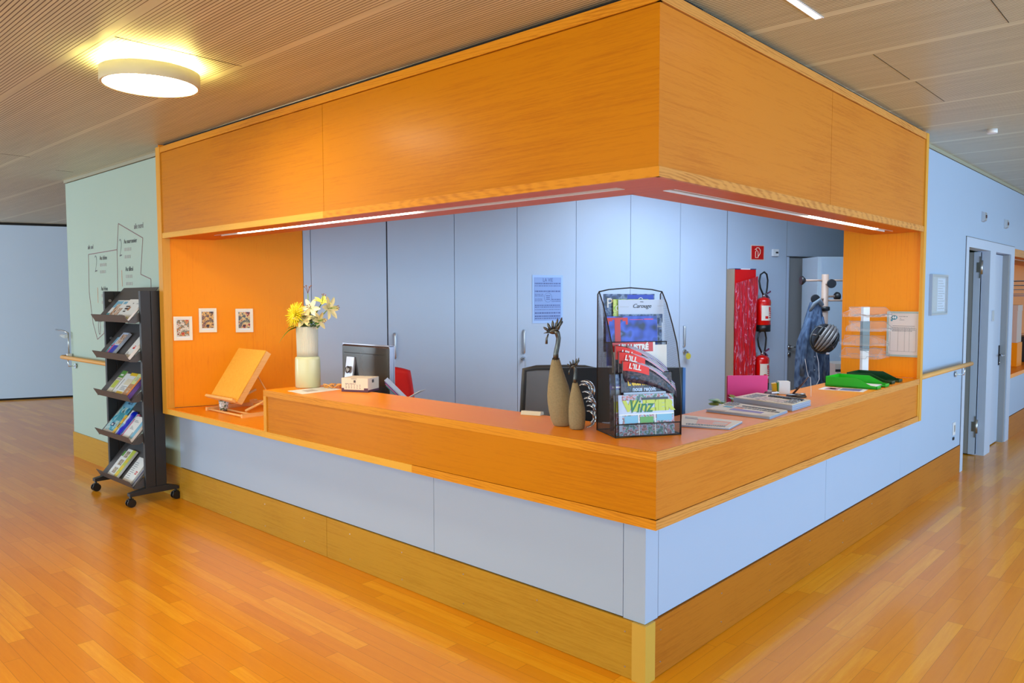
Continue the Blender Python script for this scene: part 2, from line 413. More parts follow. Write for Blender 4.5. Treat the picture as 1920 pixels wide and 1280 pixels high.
# second door: leaf shut in its reveal
d2 = struct('door_2', MB().box(-.235,-.195,6.69,7.40,.012,2.085), M['door'])
mb = MB(); mb.box(-.23,-.137,7.40,7.455,.0,2.09); part(d2,'reveal_strip', mb, M['grey'])  # grey colour stands in for shade on the jamb reveal
mb = MB(); mb.box(-.195,-.186,7.335,7.37,.87,1.09); mb.mi=1; mb.cyl((-.186,7.352,.985),(-.135,7.352,.985),.009,n=10); mb.tube([(-.14,7.352,.985),(-.138,7.28,.985),(-.138,7.235,.985)],.009); mb.cyl((-.186,7.352,.90),(-.178,7.352,.90),.014,n=12)
part(d2,'door_handle', mb, [M['black'],M['chrome']])
mb = MB(); mb.box(WX,WX+.016,6.50,6.575,1.29,1.40)
sw = solo('light_switch', MB().box(-.0,.012,-.0375,.0375,0,.11), M['alu'], 'small square grey switch plate on the frame between the two white doors', 'switch', (WX+.006,6.60,1.38), bev=.002)
# room behind the doors, closed off
mb = MB(); mb.box(-1.03,-.99,5.3,9.55,0,2.838); mb.box(-1.03,-.24,5.25,5.30,0,2.806); mb.box(-1.03,-.24,7.62,7.66,0,2.806); struct('wall_inner', mb, M['wall'])

# ------------------------------------------------------------------ overhead canopy
cp = thing('overhead_canopy', 'large oak-veneered bulkhead box wrapping the corner above the reception counter', 'canopy', (-.19,.19,2.11))
zb, zt0, zt1 = 2.110, 2.7696, 2.818
XL, YR = -4.515, 3.575
def board_x(nm, x0, x1, z0, z1, mat, y0=0, y1=.02, par=cp): return part(par, nm, MB().box(x0,x1,y0,y1,z0,z1), mat, world=True)
def board_y(nm, y0, y1, z0, z1, mat, x0=-.02, x1=0, par=cp): return part(par, nm, MB().box(x0,x1,y0,y1,z0,z1), mat, world=True)
board_x('top_rail', XL, 0, zt0+.004, zt1, M['tx']); board_y('top_rail', .0005, YR, zt0+.004, zt1, M['ty'], -.02, .0005)
board_x('fascia_panel', XL+.004, -2.287, zb+.041, zt0, M['fx'], .006, .03); board_x('fascia_panel', -2.284, -.0065, zb+.041, zt0, M['fx'], .006, .03)
board_y('fascia_panel', .0065, 1.772, zb+.041, zt0, M['fy'], -.03, -.006); board_y('fascia_panel', 1.775, YR-.004, zb+.041, zt0, M['fy'], -.03, -.006)
board_x('bottom_rail', XL, -2.287, zb, zb+.040, M['yx']); board_x('bottom_rail', -2.2865, 0, zb, zb+.040, M['tx'])
board_y('bottom_rail', .0005, 1.772, zb, zb+.040, M['ty'], -.02, .0005); board_y('bottom_rail', 1.7725, YR, zb, zb+.040, M['ty'], -.02, .0005)
part(cp, 'shadow_gap', MB().box(XL,-.02,.03,.36,zt1,CZ-.001).box(-.36,-.025,.36,YR,zt1,CZ-.001), M['gap'], world=True)
sf = MB()
sf.box(-4.50,-.02,.02,.145,zb,zb+.02); sf.box(-4.50,-.36,.207,.38,zb,zb+.02)
sf.box(-4.50,-3.95,.145,.207,zb,zb+.02); sf.box(-.30,-.02,.145,.207,zb,zb+.02); sf.box(-.36,-.02,.207,.36,zb,zb+.02)
sf.box(-.145,-.02,.36,3.56,zb,zb+.02); sf.box(-.38,-.207,.36,3.59,zb,zb+.02); sf.box(-.207,-.145,3.36,3.59,zb,zb+.02)
part(cp, 'soffit', sf, wood('oak_soffit', srgb(214,112,34), srgb(186,78,14), 'X', seed=12), world=True)
part(cp, 'inner_board', MB().box(-4.40,-.38,.362,.38,zb+.02,CZ).box(-.38,-.362,.38,3.59,zb+.02,CZ), M['fx'], world=True)
# posts that frame both ends of the opening, floor-side down to the counter
struct('trim_7', MB().box(-4.59,-4.516,-.003,.06,.72,zt1+.002), M['rz'])
struct('trim_8', MB().box(-.02,.003,3.577,3.634,.72,zt1+.002), M['rz'])

emw = plain('lit_led_diffuser', srgb(255,246,235), .5, emis=(1,.84,.62,1), estr=34)
def strip(label, lit, rest, ends, horiz, loc):
    t = thing('strip_light', label, 'light', loc)
    part(t, 'lit_tube', MB().box(*lit), emw, world=True)
    part(t, 'cover', MB().box(*rest), M['offdiff'], world=True)
    e = MB()
    for b in ends: e.box(*b)
    part(t, 'edge_profile', e, M['whitep'], world=True)
strip('long recessed strip light lit above the flower vase, left side of the soffit', (-3.66,-1.66,.155,.197,zb+.004,zb+.012), (-1.655,-.32,.150,.202,zb+.008,zb+.014),
      [(-3.95,-.30,.146,.150,zb-.001,zb+.016),(-3.95,-.30,.202,.206,zb-.002,zb+.016),(-3.95,-3.67,.15,.202,zb+.008,zb+.014)], 1, (-2.2,.176,zb))
strip('shorter recessed strip light lit above the leaflet carousel, right side of the soffit', (-.197,-.155,1.95,3.12,zb+.004,zb+.012), (-.202,-.150,.38,1.945,zb+.008,zb+.014),
      [(-.206,-.202,.362,3.358,zb-.002,zb+.016),(-.150,-.146,.362,3.358,zb-.001,zb+.016),(-.202,-.15,3.13,3.358,zb+.008,zb+.014)], 0, (-.176,1.8,zb))

# wood linings at both ends
ll = MB(); ll.box(.0,1.10,.004,.045,.766,CZ-.002); 
solo('wall_lining', ll, M['pz'], 'tall oak-veneered side panel at the left end, with three small picture frames on it', 'panel', tuple(O0), rz=RZO)
rl = MB(); rl.box(-.575+.061,-.021+.061,0,.034,.001,CZ-1.036-.004)
solo('wall_lining', rl, M['pz'], 'oak-veneered side panel at the right end, behind the leaflet carousel and the framed timetable', 'panel', (-.061+.0,3.60,1.036))

# ------------------------------------------------------------------ reception counter
rc = thing('reception_counter', 'L-shaped reception counter with an oak band, white lower panels and an oak plinth', 'counter', (-.19,.19,0))
HT = 1.036
wt = MB(); wt.prism([(-3.018,.004),(-.0-.004,.004),(-.42,.42),(-3.018,.42)],.996,HT); part(rc,'worktop', wt, M['tp'], world=True)
wt = MB(); wt.prism([(-.004,.0045),(-.004,3.598),(-.42,3.598),(-.42,.4205)],.996,HT); part(rc,'worktop', wt, M['tpy'], world=True)
board_x('edge_strip', -3.018, 0, .995, HT, M['tx'], 0, .0045, rc); board_y('edge_strip', .0005, 3.576, .995, HT, M['ty'], -.0045, .0005, rc)
board_x('band_panel', -2.984, -1.502, .7606, .994, M['fx'], .008, .03, rc); board_x('band_panel', -1.499, -.0035, .763, .994, M['fx'], .003, .03, rc)
board_y('band_panel', .0035, 1.795, .763, .994, M['fy'], -.03, -.003, rc); board_y('band_panel', 1.798, 3.545, .763, .994, M['fy'], -.03, -.006, rc)
board_x('end_strip', -3.018, -2.985, .7615, .9945, M['rz'], .0, .03, rc); board_y('end_strip', 3.547, 3.576, .7615, .9945, M['rz'], -.03, .0, rc)
board_x('lower_strip', -4.515, -1.50, .7203, .7606, M['yx'], 0, .03, rc); board_x('lower_strip', -1.4995, 0, .7203, .7606, M['tx'], 0, .03, rc)
board_y('lower_strip', .0005, 3.576, .7203, .7606, M['ty'], -.03, .0005, rc)
part(rc,'end_panel', MB().box(-3.016,-2.99,.03,.42,.7665,.995), M['fy'], world=True)
part(rc,'carcass', MB().prism([(-3.0,.16),(-.16,.16),(-.40,.40),(-3.0,.40)],.02,.993).prism([(-.16,.165),(-.16,3.59),(-.40,3.59),(-.40,.405)],.02,.993).box(-4.5,-3.0,.16,.40,.02,.72), M['white'], world=True)
part(rc,'underside', MB().box(-4.50,-.03,.03,.16,.7215,.74).box(-.16,-.03,.16,3.59,.7215,.74), M['white'], world=True)
def wp(a): return part(rc,'base_panel', a, M['white'], world=True)
wp(MB().box(-4.60,-1.478,.132,.158,.262,.7203)); wp(MB().box(-1.475,-.246,.132,.158,.262,.7203))
wp(MB().prism([(-.243,.132),(-.132,.132),(-.132,.231),(-.158,.231),(-.158,.158),(-.243,.158)],.258,.7203))
wp(MB().box(-.158,-.132,.234,2.138,.262,.7203)); wp(MB().box(-.158,-.132,2.141,3.634,.262,.7203))
part(rc,'joint_shadow', MB().box(-4.58,-.16,.140,.159,.256,.72).box(-.159,-.140,.16,3.63,.256,.72), M['gap'], world=True)
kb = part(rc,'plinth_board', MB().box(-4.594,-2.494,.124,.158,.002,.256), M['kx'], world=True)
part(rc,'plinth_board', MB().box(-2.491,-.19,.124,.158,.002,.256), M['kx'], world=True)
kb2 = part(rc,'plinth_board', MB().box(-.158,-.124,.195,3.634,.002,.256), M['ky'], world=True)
part(rc,'corner_post', MB().prism([(-.189,.118),(-.120,.118),(-.120,.194),(-.158,.194),(-.158,.158),(-.189,.158)],.0,.256), M['cpost'], world=True, label='paler wooden corner post of the plinth')
for x in (-.228,-.731,-1.24,-1.744,-2.243,-2.75,-3.25,-3.75):
    for z in (.203,.047): part(rc,'screw', MB().cyl((x,.1225,z),(x,.126,z),.004,n=8), M['steel'], world=True)
for y in (.243,.797,1.343,1.887,2.43,2.98):
    for z in (.203,.06): part(rc,'screw', MB().cyl((-.1225,y,z),(-.126,y,z),.004,n=8), M['steel'], world=True)

# low shelf at the left of the counter
ls = MB(); ls.prism([(-4.512,.005),(-3.02,.005),(-3.02,1.06),(-4.16,1.06)],.722,.765)
solo('shelf', ls, M['tp'], 'low orange oak shelf between the side panel and the counter end, holding the wooden easel', 'shelf')
# desk on the staff side
dk = thing('desk', 'grey staff desk mostly hidden behind the counter under the monitor', 'desk', (-1.7,.9,0))
part(dk,'desk_top', MB().box(-3.01,-.42,.425,1.12,.715,.74).box(-1.12,-.42,1.12,3.3,.715,.74), M['grey'], world=True)
for x,y in ((-2.98,1.08),(-1.14,1.08),(-1.08,3.26),(-.46,3.26)): part(dk,'leg', MB().box(x,x+.04,y-.04,y,0,.715), M['alu'], world=True)

# ------------------------------------------------------------------ staff-side wall with cupboards (local frame along the wall)
def ob(s0,s1,o0,o1,z0,z1): return (s0,s1,-o1,-o0,z0,z1)     # o towards the room
bw = MB()
bw.box(*ob(5.857,6.79,-.12,0,0,CZ-.002)); bw.box(*ob(6.79,10.3,-.12,0,2.12,CZ-.002)); bw.box(*ob(6.79,10.3,-.16,-.12,0,2.12))
w = struct('wall_back', bw, M['cab']); w.location = tuple(O0); w.rotation_euler = (0,0,RZO)
tr = MB(); tr.box(*ob(5.852,5.858,-.05,.001,0,CZ-.002)); tr.box(*ob(6.786,6.79,-.02,.001,0,CZ-.003)); tr.box(*ob(6.79,7.6,-.03,.002,2.112,2.118))
w = struct('trim_5', tr, M['greyink']); w.location = tuple(O0); w.rotation_euler = (0,0,RZO)
# closing wall on the right of the staff area
mb = MB(); mb.prism([(-1.03,5.25),(-.48,3.70),(-.42,3.72),(-.98,5.25)],0,CZ-.002); struct('wall_side', mb, M['cab'])
hm = M['alu']
def cupboard(s0, s1, mid, label, handle_s, lock=None, filler=None):
    t = thing('cupboard', label, 'cupboard', tuple(OW((s0+s1)/2,-.3,0)), RZO, 'tall wall cupboards')
    c = (s0+s1)/2; off = -.3
    L = lambda s: s-c
    yy = lambda o: -(o-off)
    part(t,'carcass', MB().box(L(s0)+.001,L(s1)-.001,yy(-.021),yy(-.58),0,CZ-.004), M['gap'])
    if filler: part(t,'filler_strip', MB().box(L(filler)+.001,L(s0)-.002,yy(0),yy(-.02),0,CZ-.004), M['cab'])
    edges = [s0,mid,s1] if mid else [s0,s1]
    for a,b in zip(edges[:-1],edges[1:]):
        g0 = .010 if (abs(a-1.842)<.01) else .0025
        d = part(t,'door', MB().box(L(a)+g0,L(b)-.0025,yy(0),yy(-.02),.04,CZ-.006), M['cab'])
        if handle_s and a < handle_s < b:
            h = MB(); hx = L(handle_s)
            h.tube([(hx,yy(0),1.088),(hx,yy(.016),1.096),(hx,yy(.020),1.11),(hx,yy(.020),1.292),(hx,yy(.016),1.306),(hx,yy(0),1.314)],.011,10)
            part(d,'handle', h, hm)
            if lock:
                k = MB(); k.cyl((L(lock),yy(0),1.035),(L(lock),yy(.02),1.035),.021,n=18); k.mi = 1; k.box(L(lock)-.003,L(lock)+.003,yy(.05),yy(.02),1.028,1.042); k.box(L(lock)-.008,L(lock)+.008,yy(.054),yy(.05),.96,1.04)
                part(d,'lock', k, [M['chrome'],M['steel']])
    return t
cupboard(1.167,2.501,1.842,'tall grey-white cupboard nearest the oak side panel, behind the monitor',1.908,filler=1.102)
cupboard(2.501,3.841,3.167,'tall grey-white cupboard with a printed poster and a round lock',3.234,lock=3.226)
cupboard(3.841,5.181,4.517,'tall grey-white cupboard directly behind the wire magazine rack',4.585)
cupboard(5.181,5.852,None,'single-door grey-white cupboard with a yellow key tag, left of the red wrapped panel',5.242,lock=5.25)
mb = MB(); mb.cyl((0,0,0),(0,-.006,0),.034,n=18); mb.mi=1; mb.tube([(0,-.003,.03),(-.002,-.004,.05),(.0,-.003,.055)],.003)
solo('key_tag', mb, [plain('yellow_tag', srgb(214,200,70),.4,noise=.2,nscale=60),M['steel']], 'round yellow key tag hanging on the cupboard lock right of the magazine rack','key tag', tuple(OW(5.262,.056,.985)), RZO)

# door in the back wall
d3 = struct('door_3', MB().box(6.835,7.70,.03,.07,.0,2.105), M['grey']); d3.location = tuple(O0); d3.rotation_euler = (0,0,RZO)
f3 = MB(); f3.box(6.791,6.835,.001,.08,0,2.11); part(d3,'frame', f3, M['door'])
for z,r in ((1.03,.022),(.945,.02)):
    k = MB(); k.cyl((6.872,.03,z),(6.872,.0,z),r,n=16)
    if z>1: k.cyl((6.872,.0,z),(6.872,-.03,z),.01,n=10); k.tube([(6.872,-.03,z),(6.95,-.03,z)],.008)
    part(d3,'door_handle' if z>1 else 'lock_plate', k, M['steel'])

CAMZ = rad(42.7974)                  # heading: local x to the visitor's right, local y away
def pl(n,c,r=.5,**k):
    if n not in M: M[n] = plain(n,c,r,**k)
    return M[n]
FLAT = Matrix.Identity(4)
UP = Matrix.Rotation(PI/2,4,'X')     # text standing up, facing local -y

# ------------------------------------------------------------------ ceiling lamp
t = thing('ceiling_lamp', 'round flat drum ceiling lamp glowing warm white on the grooved ceiling', 'lamp', (-2.46,-.90,2.725))
lm = MB(); lm.lathe([(.222,.004),(.235,.0),(.237,.004),(.237,.072),(.230,.074),(.226,.070),(.222,.02)], n=64, cap=False)
part(t,'shade', lm, plain('lamp_ring', srgb(206,200,170),.5))
part(t,'diffuser', MB().lathe([(.0001,.006),(.222,.006)], n=48, cap=False), plain('lamp_diffuser', srgb(255,250,225),.5, emis=(1,.88,.60,1), estr=48))
part(t,'uplight', MB().lathe([(.12,.060),(.222,.060),(.222,.066),(.12,.066)], n=48, cap=False), plain('lamp_uplight', srgb(255,240,190),.5, emis=(1,.84,.24,1), estr=90))
part(t,'mount', MB().lathe([(.12,.05),(.12,.114),(.0001,.114)], n=32), M['whitep'])
part(t,'screw', MB().cyl((-.12,-.205,.05),(-.121,-.207,.05),.003,n=6), M['ink'])
# slot lamp and small spot in the ceiling on the right
t = thing('linear_light', 'narrow bright slot light in the ceiling at the top right', 'light', (.294,.2,CZ-.004))
part(t,'housing', MB().box(-.018,.018,-.6,.60,0,.003), M['whitep'])
part(t,'diffuser', MB().box(-.013,.013,-.59,.585,-.001,.0), plain('slot_glow', srgb(240,246,255),.4, emis=(.9,.95,1,1), estr=5))
t = thing('spotlight', 'tiny white spotlight in the ceiling above the right-hand wall', 'light', (.35,3.88,CZ-.03))
part(t,'body', MB().lathe([(.03,.0),(.034,.005),(.034,.03)], n=20), M['whitep'])
part(t,'lens', MB().lathe([(.0001,.001),(.026,.001)], n=20), plain('spot_glow', srgb(240,240,255),.3, emis=(.9,.95,1,1), estr=2))
sm = MB()
for x,y0,y1 in ((-2.155,-1.18,-.56),(-5.87,-.85,-.52),(-6.465,-.15,.0),(.88,.80,1.42),(.298,1.48,2.08),(.31,2.15,2.75)):
    sm.box(x-.001,x+.001,y0,y1,CZ-.0012,CZ)
struct('trim_6', sm, M['gap'])

# ------------------------------------------------------------------ brochure stand
ZL = [1.505,1.200,.880,.545,.190]; SL = math.atan2(.277,.242); XS0, XS1 = -5.363, -4.652
st = thing('brochure_stand', 'tall black rolling brochure stand with five sloping shelves against the white wall', 'stand', (-5.0,-.08,0))
for x0,x1,nm in ((-5.40,-5.365,'left'),(-4.650,-4.615,'right')):
    part(st,'upright', MB().box(x0,x1,-.142,-.064,.10,1.70).box(x0,x1,-.060,.022,.10,1.70), M['black'], world=True, bev=.003)
    fm = MB(); xm = (x0+x1)/2
    fm.prismx([(-.27,.085),(-.27,.11),(-.14,.135),(.03,.135),(.115,.11),(.115,.085)], xm-.028, xm+.028)
    part(st,'foot', fm, M['black'], world=True, bev=.003)
    for y in (-.255,.098):
        c = MB(); c.cyl((xm,y,.05),(xm,y,.09),.010,n=10); c.prismx([(y-.022,.03),(y-.018,.066),(y+.018,.066),(y+.022,.03)], xm-.012,xm+.012)
        co = part(st,'caster', c, M['blackp'], world=True)
        for s in (-1,1): part(co,'wheel', MB().cyl((xm+s*.013,y,.033),(xm+s*.027,y,.033),.0325,n=24), M['blackp'], world=True)
for z in ZL:
    s = MB(); s.prismx([(-.256,z+.002),(-.222,z-.055),(.02,z+.222),(.0173,z+.2243),(-.2215,z-.0495),(-.2525,z+.004)], XS0, XS1)
    sh = part(st,'shelf', s, M['dgrey'], world=True)
    for xe in (XS1-.006, XS0-.001): part(sh,'end_plate', MB().prismx([(-.226,z-.058),(-.15,z+.02),(-.06,z+.02),(-.06,z-.01),(-.17,z-.062)], xe, xe+.007), M['dgrey'], world=True)
for (y,z) in ((-.10,1.62),(-.10,1.30)):
    part(st,'fixing', MB().cyl((-5.365,y,z),(-5.360,y,z),.012,n=12), M['steel'], world=True)

C = lambda *a: srgb(*a)
INK = {k:pl('ink_'+k,v,.4) for k,v in dict(white=C(232,234,238),cream=C(226,218,196),sky=C(120,180,215),teal=C(60,150,170),green=C(96,160,72),lime=C(190,205,70),
      yellow=C(236,196,40),brown=C(170,112,76),kraft=C(190,140,100),blue=C(20,50,190),navy=C(30,40,90),pink=C(214,120,160),red=C(205,40,40),purple=C(110,80,170),
      grey=C(150,154,165),dark=C(45,45,60),orange=C(232,130,50),tan=C(206,176,150),paleblue=C(190,205,235),black=C(25,25,30),magenta=C(225,60,130)).items()}
P_ART = blotch('print_sea_blue',[C(20,110,150),C(60,170,200),C(190,215,215),C(70,110,120)],14)
P_FACE = blotch('print_portrait',[C(60,40,40),C(200,150,120),C(230,215,205),C(120,80,70)],30)
P_PHOTO = blotch('print_photo_grid',[C(70,60,60),C(150,130,120),C(210,190,170),C(60,90,70)],45)
P_WARM = blotch('print_warm',[C(190,40,40),C(220,150,80),C(90,100,90),C(235,225,210),C(120,30,40)],26)
P_NIGHT = blotch('print_night',[C(40,30,40),C(120,80,60),C(240,190,110),C(60,60,70),C(190,120,90)],26)
P_STREET = blotch('print_street',[C(50,60,60),C(160,40,60),C(235,210,150),C(60,80,90),C(140,120,120)],26)

DI = [0]
def tray_item(name, tier, xa, xb, h, th, base, decor, label, cat, group, v0=.004, lift=0):
    """flat printed item lying on a sloping shelf; decor = (material, u0,u1,v0,v1) in fractions, origin bottom left"""
    z = ZL[tier]; w = xb-xa
    mb = MB(); mats = [INK[base] if base in INK else base]
    mb.box(0,w,0,h,0,th)
    for d in decor:
        mt = INK[d[0]] if d[0] in INK else d[0]
        if mt not in mats: mats.append(mt)
        mb.mi = mats.index(mt)
        k_ = decor.index(d)*.00012
        if len(d) > 5: mb.text(d[5], Matrix.Translation(((d[1]+d[2])/2*w,(d[3]+d[4])/2*h,th+.0014)), size=(d[4]-d[3])*h*1.3)
        else: mb.box(d[1]*w,d[2]*w,d[3]*h,d[4]*h,th,th+.0003+k_)
    u = Vector((0,math.cos(SL),math.sin(SL))); n = Vector((0,-math.sin(SL),math.cos(SL)))
    p = Vector((xa,-.2215,z-.0495)) + u*(.004+v0) + n*(.0012+lift)
    return solo(name, mb, mats, label, cat, tuple(p), rx=SL, group=group)
FX = lambda f: XS0+.012+(XS1-XS0-.02)*f
def lines(mat, u0, u1, v0, v1, n, r=.5):
    out = []; st_ = (v1-v0)/n
    for i in range(n): out.append((mat,u0,u1-(.12*(i%3)),v0+i*st_,v0+i*st_+st_*r))
    return out
G = 'leaflets on the rolling stand'
# shelf 1 (top)
tray_item('brochure',0,FX(.20),FX(.40),.21,.006,'white',[('teal',0,1,.0,.34),('sky',0,1,.62,.95),(P_FACE,.45,1,.2,.8),('tan',0,.9,0,.12)],'pale blue brochure with a brown-haired portrait, leftmost on the top shelf of the stand','brochure',G)
tray_item('brochure',0,FX(.41),FX(.555),.21,.006,'white',[('sky',.2,.9,.8,.93),(P_FACE,.1,.9,.12,.6),('cream',0,1,0,.1)],'narrow cream brochure second from left on the top shelf of the stand','brochure',G)
tray_item('brochure',0,FX(.57),FX(.845),.215,.012,'white',[('dark',.25,.7,.5,.58),('dark',.2,.62,.62,.68),('black',.3,.55,.38,.44),('brown',.6,.8,.45,.62),('grey',.2,.6,.18,.25),('dark',.66,.74,.78,.82),('tan',.2,.8,.05,.1)],'wide white brochure with scattered black lettering on the top shelf of the stand','brochure',G)
tray_item('brochure',0,FX(.855),FX(1.0),.205,.014,'white',[('lime',.15,.75,.08,.12),('grey',.1,.5,.8,.83)],'thick white brochure rightmost on the top shelf, beside the upright','brochure',G)
# shelf 2
tray_item('brochure',1,FX(.17),FX(.34),.20,.008,'sky',[('teal',0,1,0,.40),('dark',.25,.85,.66,.9),('white',.3,.6,.7,.86),('dark',.1,.6,.52,.58)],'turquoise brochure leftmost on the second shelf of the stand','brochure',G)
tray_item('brochure',1,FX(.33),FX(.52),.235,.022,'paleblue',[('magenta',0,.18,0,.5),('blue',.2,.9,.02,.44),(P_FACE,.2,.9,.5,.92),('grey',.92,1,0,1)],'thick stack of brochures with a dark-haired portrait and a pink stripe, second shelf','brochure',G,lift=.009)
tray_item('brochure',1,FX(.83),FX(1.0),.22,.022,'white',[('red',.45,.8,.42,.50),('red',.50,.75,.53,.56),('cream',0,1,0,.03)]+lines('grey',.15,.6,.15,.3,3),'thick white brochure with a red emblem, right end of the second shelf','brochure',G)
# shelf 3
tray_item('brochure',2,FX(.19),FX(.33),.245,.008,'cream',[('green',0,1,.72,1),('lime',.1,.9,.3,.6),('grey',.1,.9,.64,.68),('white',.2,.8,.8,.86)],'narrow leaflet with a green top, leftmost on the third shelf','leaflet',G)
tray_item('brochure',2,FX(.36),FX(.505),.225,.010,'white',[('dark',.42,.50,.3,.75)]+lines('grey',.1,.8,.06,.2,2),'plain white leaflet with one dark upright line, third shelf','leaflet',G)
tray_item('brochure',2,FX(.50),FX(.695),.235,.014,'white',[('yellow',.0,.9,.0,.22),('yellow',0,1,.88,1),('cream',.1,.9,.5,.75)]+lines('grey',.1,.9,.28,.46,4),'white leaflet with bright yellow ends, middle of the third shelf','leaflet',G)
tray_item('brochure',2,FX(.71),FX(.875),.20,.020,'kraft',[('tan',.4,.7,.25,.35),('tan',.3,.75,.4,.44)],'brown kraft-paper booklet stack on the third shelf','booklet',G)
tray_item('card',2,FX(.74),FX(.93),.10,.003,pl('green_note',C(205,215,150),.6),lines('grey',.2,.8,.3,.7,4),'pale green note lying across the brown booklets on the third shelf','card',G,v0=.135,lift=.0215)
tray_item('brochure',2,FX(.88),FX(.945),.20,.030,'purple',[('orange',0,1,0,1),('navy',.7,1,0,1)],'orange and purple booklet standing at the right end of the third shelf','booklet',G)
# shelf 4
tray_item('magazine',3,FX(.04),FX(.345),.345,.006,P_ART,[('sky',0,1,.78,1),('navy',.14,.95,.86,.95,'ARTS'),('white',0,1,0,.12),('navy',.3,.62,.24,.33),('white',.34,.5,.26,.30),('teal',.35,.8,.4,.62)],'tall sea-blue magazine titled ARTS on the fourth shelf','magazine',G)
tray_item('brochure',3,FX(.352),FX(.415),.20,.014,'yellow',[('dark',.3,.7,.4,.6),('orange',.2,.8,.75,.85)],'slim yellow leaflet next to the sea-blue magazine, fourth shelf','leaflet',G)
tray_item('brochure',3,FX(.42),FX(.50),.255,.010,'paleblue',[('white',0,1,.5,1),('sky',0,1,.3,.5)],'pale blue leaflet half hidden behind the vivid blue pouch, fourth shelf','leaflet',G)
m_ = MB(); m_.grid(lambda u,v:(u*.075,v*.25,.012+.014*math.sin(PI*u)*(1+.3*math.sin(9*v))+.003*math.sin(22*v+3*u)),8,14,t=.012)
z = ZL[3]; u_ = Vector((0,math.cos(SL),math.sin(SL))); n_ = Vector((0,-math.sin(SL),math.cos(SL)))
solo('pouch', m_, pl('vivid_blue_plastic',C(10,40,215),.2,coat=.5), 'shiny vivid blue folded plastic pouch on the fourth shelf of the stand','pouch', tuple(Vector((FX(.50),-.2215,z-.0495))+u_*.006+n_*.004), rx=SL, group=G)
tray_item('brochure',3,FX(.61),FX(.69),.235,.012,'pink',[('sky',.0,.3,0,1),('magenta',.1,.9,0,.12),('white',.4,.9,.8,.9)],'pink and blue leaflet between the blue pouch and the white booklet, fourth shelf','leaflet',G)
tray_item('brochure',3,FX(.70),FX(.985),.215,.020,'white',[('sky',.72,1,.1,.9),('grey',.62,.7,.05,.35)]+lines('grey',.15,.5,.45,.6,3)+lines('grey',.1,.5,.75,.85,2),'white booklet with a blue band, right end of the fourth shelf','booklet',G)
# shelf 5 (bottom)
tray_item('brochure',4,FX(.16),FX(.30),.245,.008,'white',[('green',0,1,.80,1),('grey',.5,.8,.62,.66),('lime',0,.6,0,.08)],'white leaflet with a green top, leftmost on the lowest shelf','leaflet',G)
tray_item('brochure',4,FX(.29),FX(.53),.265,.020,'white',[('lime',.58,1,0,1),(P_PHOTO,.06,.5,.14,.34),(P_PHOTO,.06,.5,.42,.62),(P_PHOTO,.1,.5,.7,.92),('yellow',.66,.9,.06,.24),('yellow',.66,.9,.30,.46),('yellow',.66,.9,.56,.66)],'white and lime stack of brochures with three small photos, lowest shelf','brochure',G,lift=.009)
tray_item('brochure',4,FX(.63),FX(.78),.235,.008,'white',[('tan',0,.5,0,.1)]+lines('grey',.15,.9,.2,.85,9,.3),'white printed letter leaflet on the lowest shelf','leaflet',G)
tray_item('brochure',4,FX(.785),FX(.905),.215,.014,'white',[('red',.35,.75,.42,.55),('cream',0,1,0,.05),('white',.45,.65,.46,.51)],'white leaflet with a red logo on the lowest shelf','leaflet',G)
tray_item('brochure',4,FX(.925),FX(.985),.20,.012,'grey',[('navy',.6,1,0,1)],'slim grey leaflet at the right end of the lowest shelf','leaflet',G)

# ------------------------------------------------------------------ handrails
def rail(label, pts, brackets, horn=None, name='handrail'):
    t = thing(name, label, 'handrail', brackets[0][0])
    part(t,'rail', MB().tube(pts, .0195, 14), wood('beech_rail', C(226,172,104), C(204,146,80), 'X' if abs(pts[0][0]-pts[-1][0])>.5 else 'Y', cathedral=0), world=True)
    for (p, a, c) in brackets:
        b = MB(); b.tube([p,a,(a[0],a[1],a[2]+.02),c],.006,8); d = (Vector(p)-Vector(a)).normalized()
        b.cyl(Vector(p)+d*.0,Vector(p)-d*.008,.026,n=18)
        part(t,'bracket', b, M['chrome'], world=True)
    return t
rail('pale wooden handrail on the left wall behind the black stand', [(-7.19,.60,1.035),(-7.19,.12,1.035),(-7.185,.065,1.035),(-7.15,.052,1.035),(-4.615,.052,1.035)],
     [((-6.98,.125,.95),(-6.98,.06,.95),(-6.98,.052,1.02)),((-5.6,.125,.95),(-5.6,.06,.95),(-5.6,.052,1.02))])
rail('pale wooden handrail on the right-hand white wall next to the doors', [(-.05,3.66,1.025),(-.05,5.40,1.025)],
     [((-.124,5.17,.94),(-.055,5.17,.94),(-.05,5.17,1.01))])
# thin curved arm fixed above the handrail corner on the left
t = thing('wall_hook', 'thin grey rod with a curved arm rising above the left handrail corner', 'rod', (-7.09,.10,1.06))
part(t,'rod', MB().tube([(0,0,0),(0,0,.225)],.006,8), M['steel']); part(t,'arm', MB().tube([(.0,0,.222),(-.08,-.008,.238),(-.16,-.014,.246),(-.30,-.024,.25)],.007,8), M['steel'])
part(t,'clamp', MB().box(-.02,.02,-.02,.02,-.02,.01), M['whitep'])
part(t,'cup', MB().prismy([(-.02,.17),(-.02,.205),(-.14,.205),(-.18,.19),(-.10,.175)],-.03,.01), clear('pale_plastic',(.8,.85,.8,1),.35))

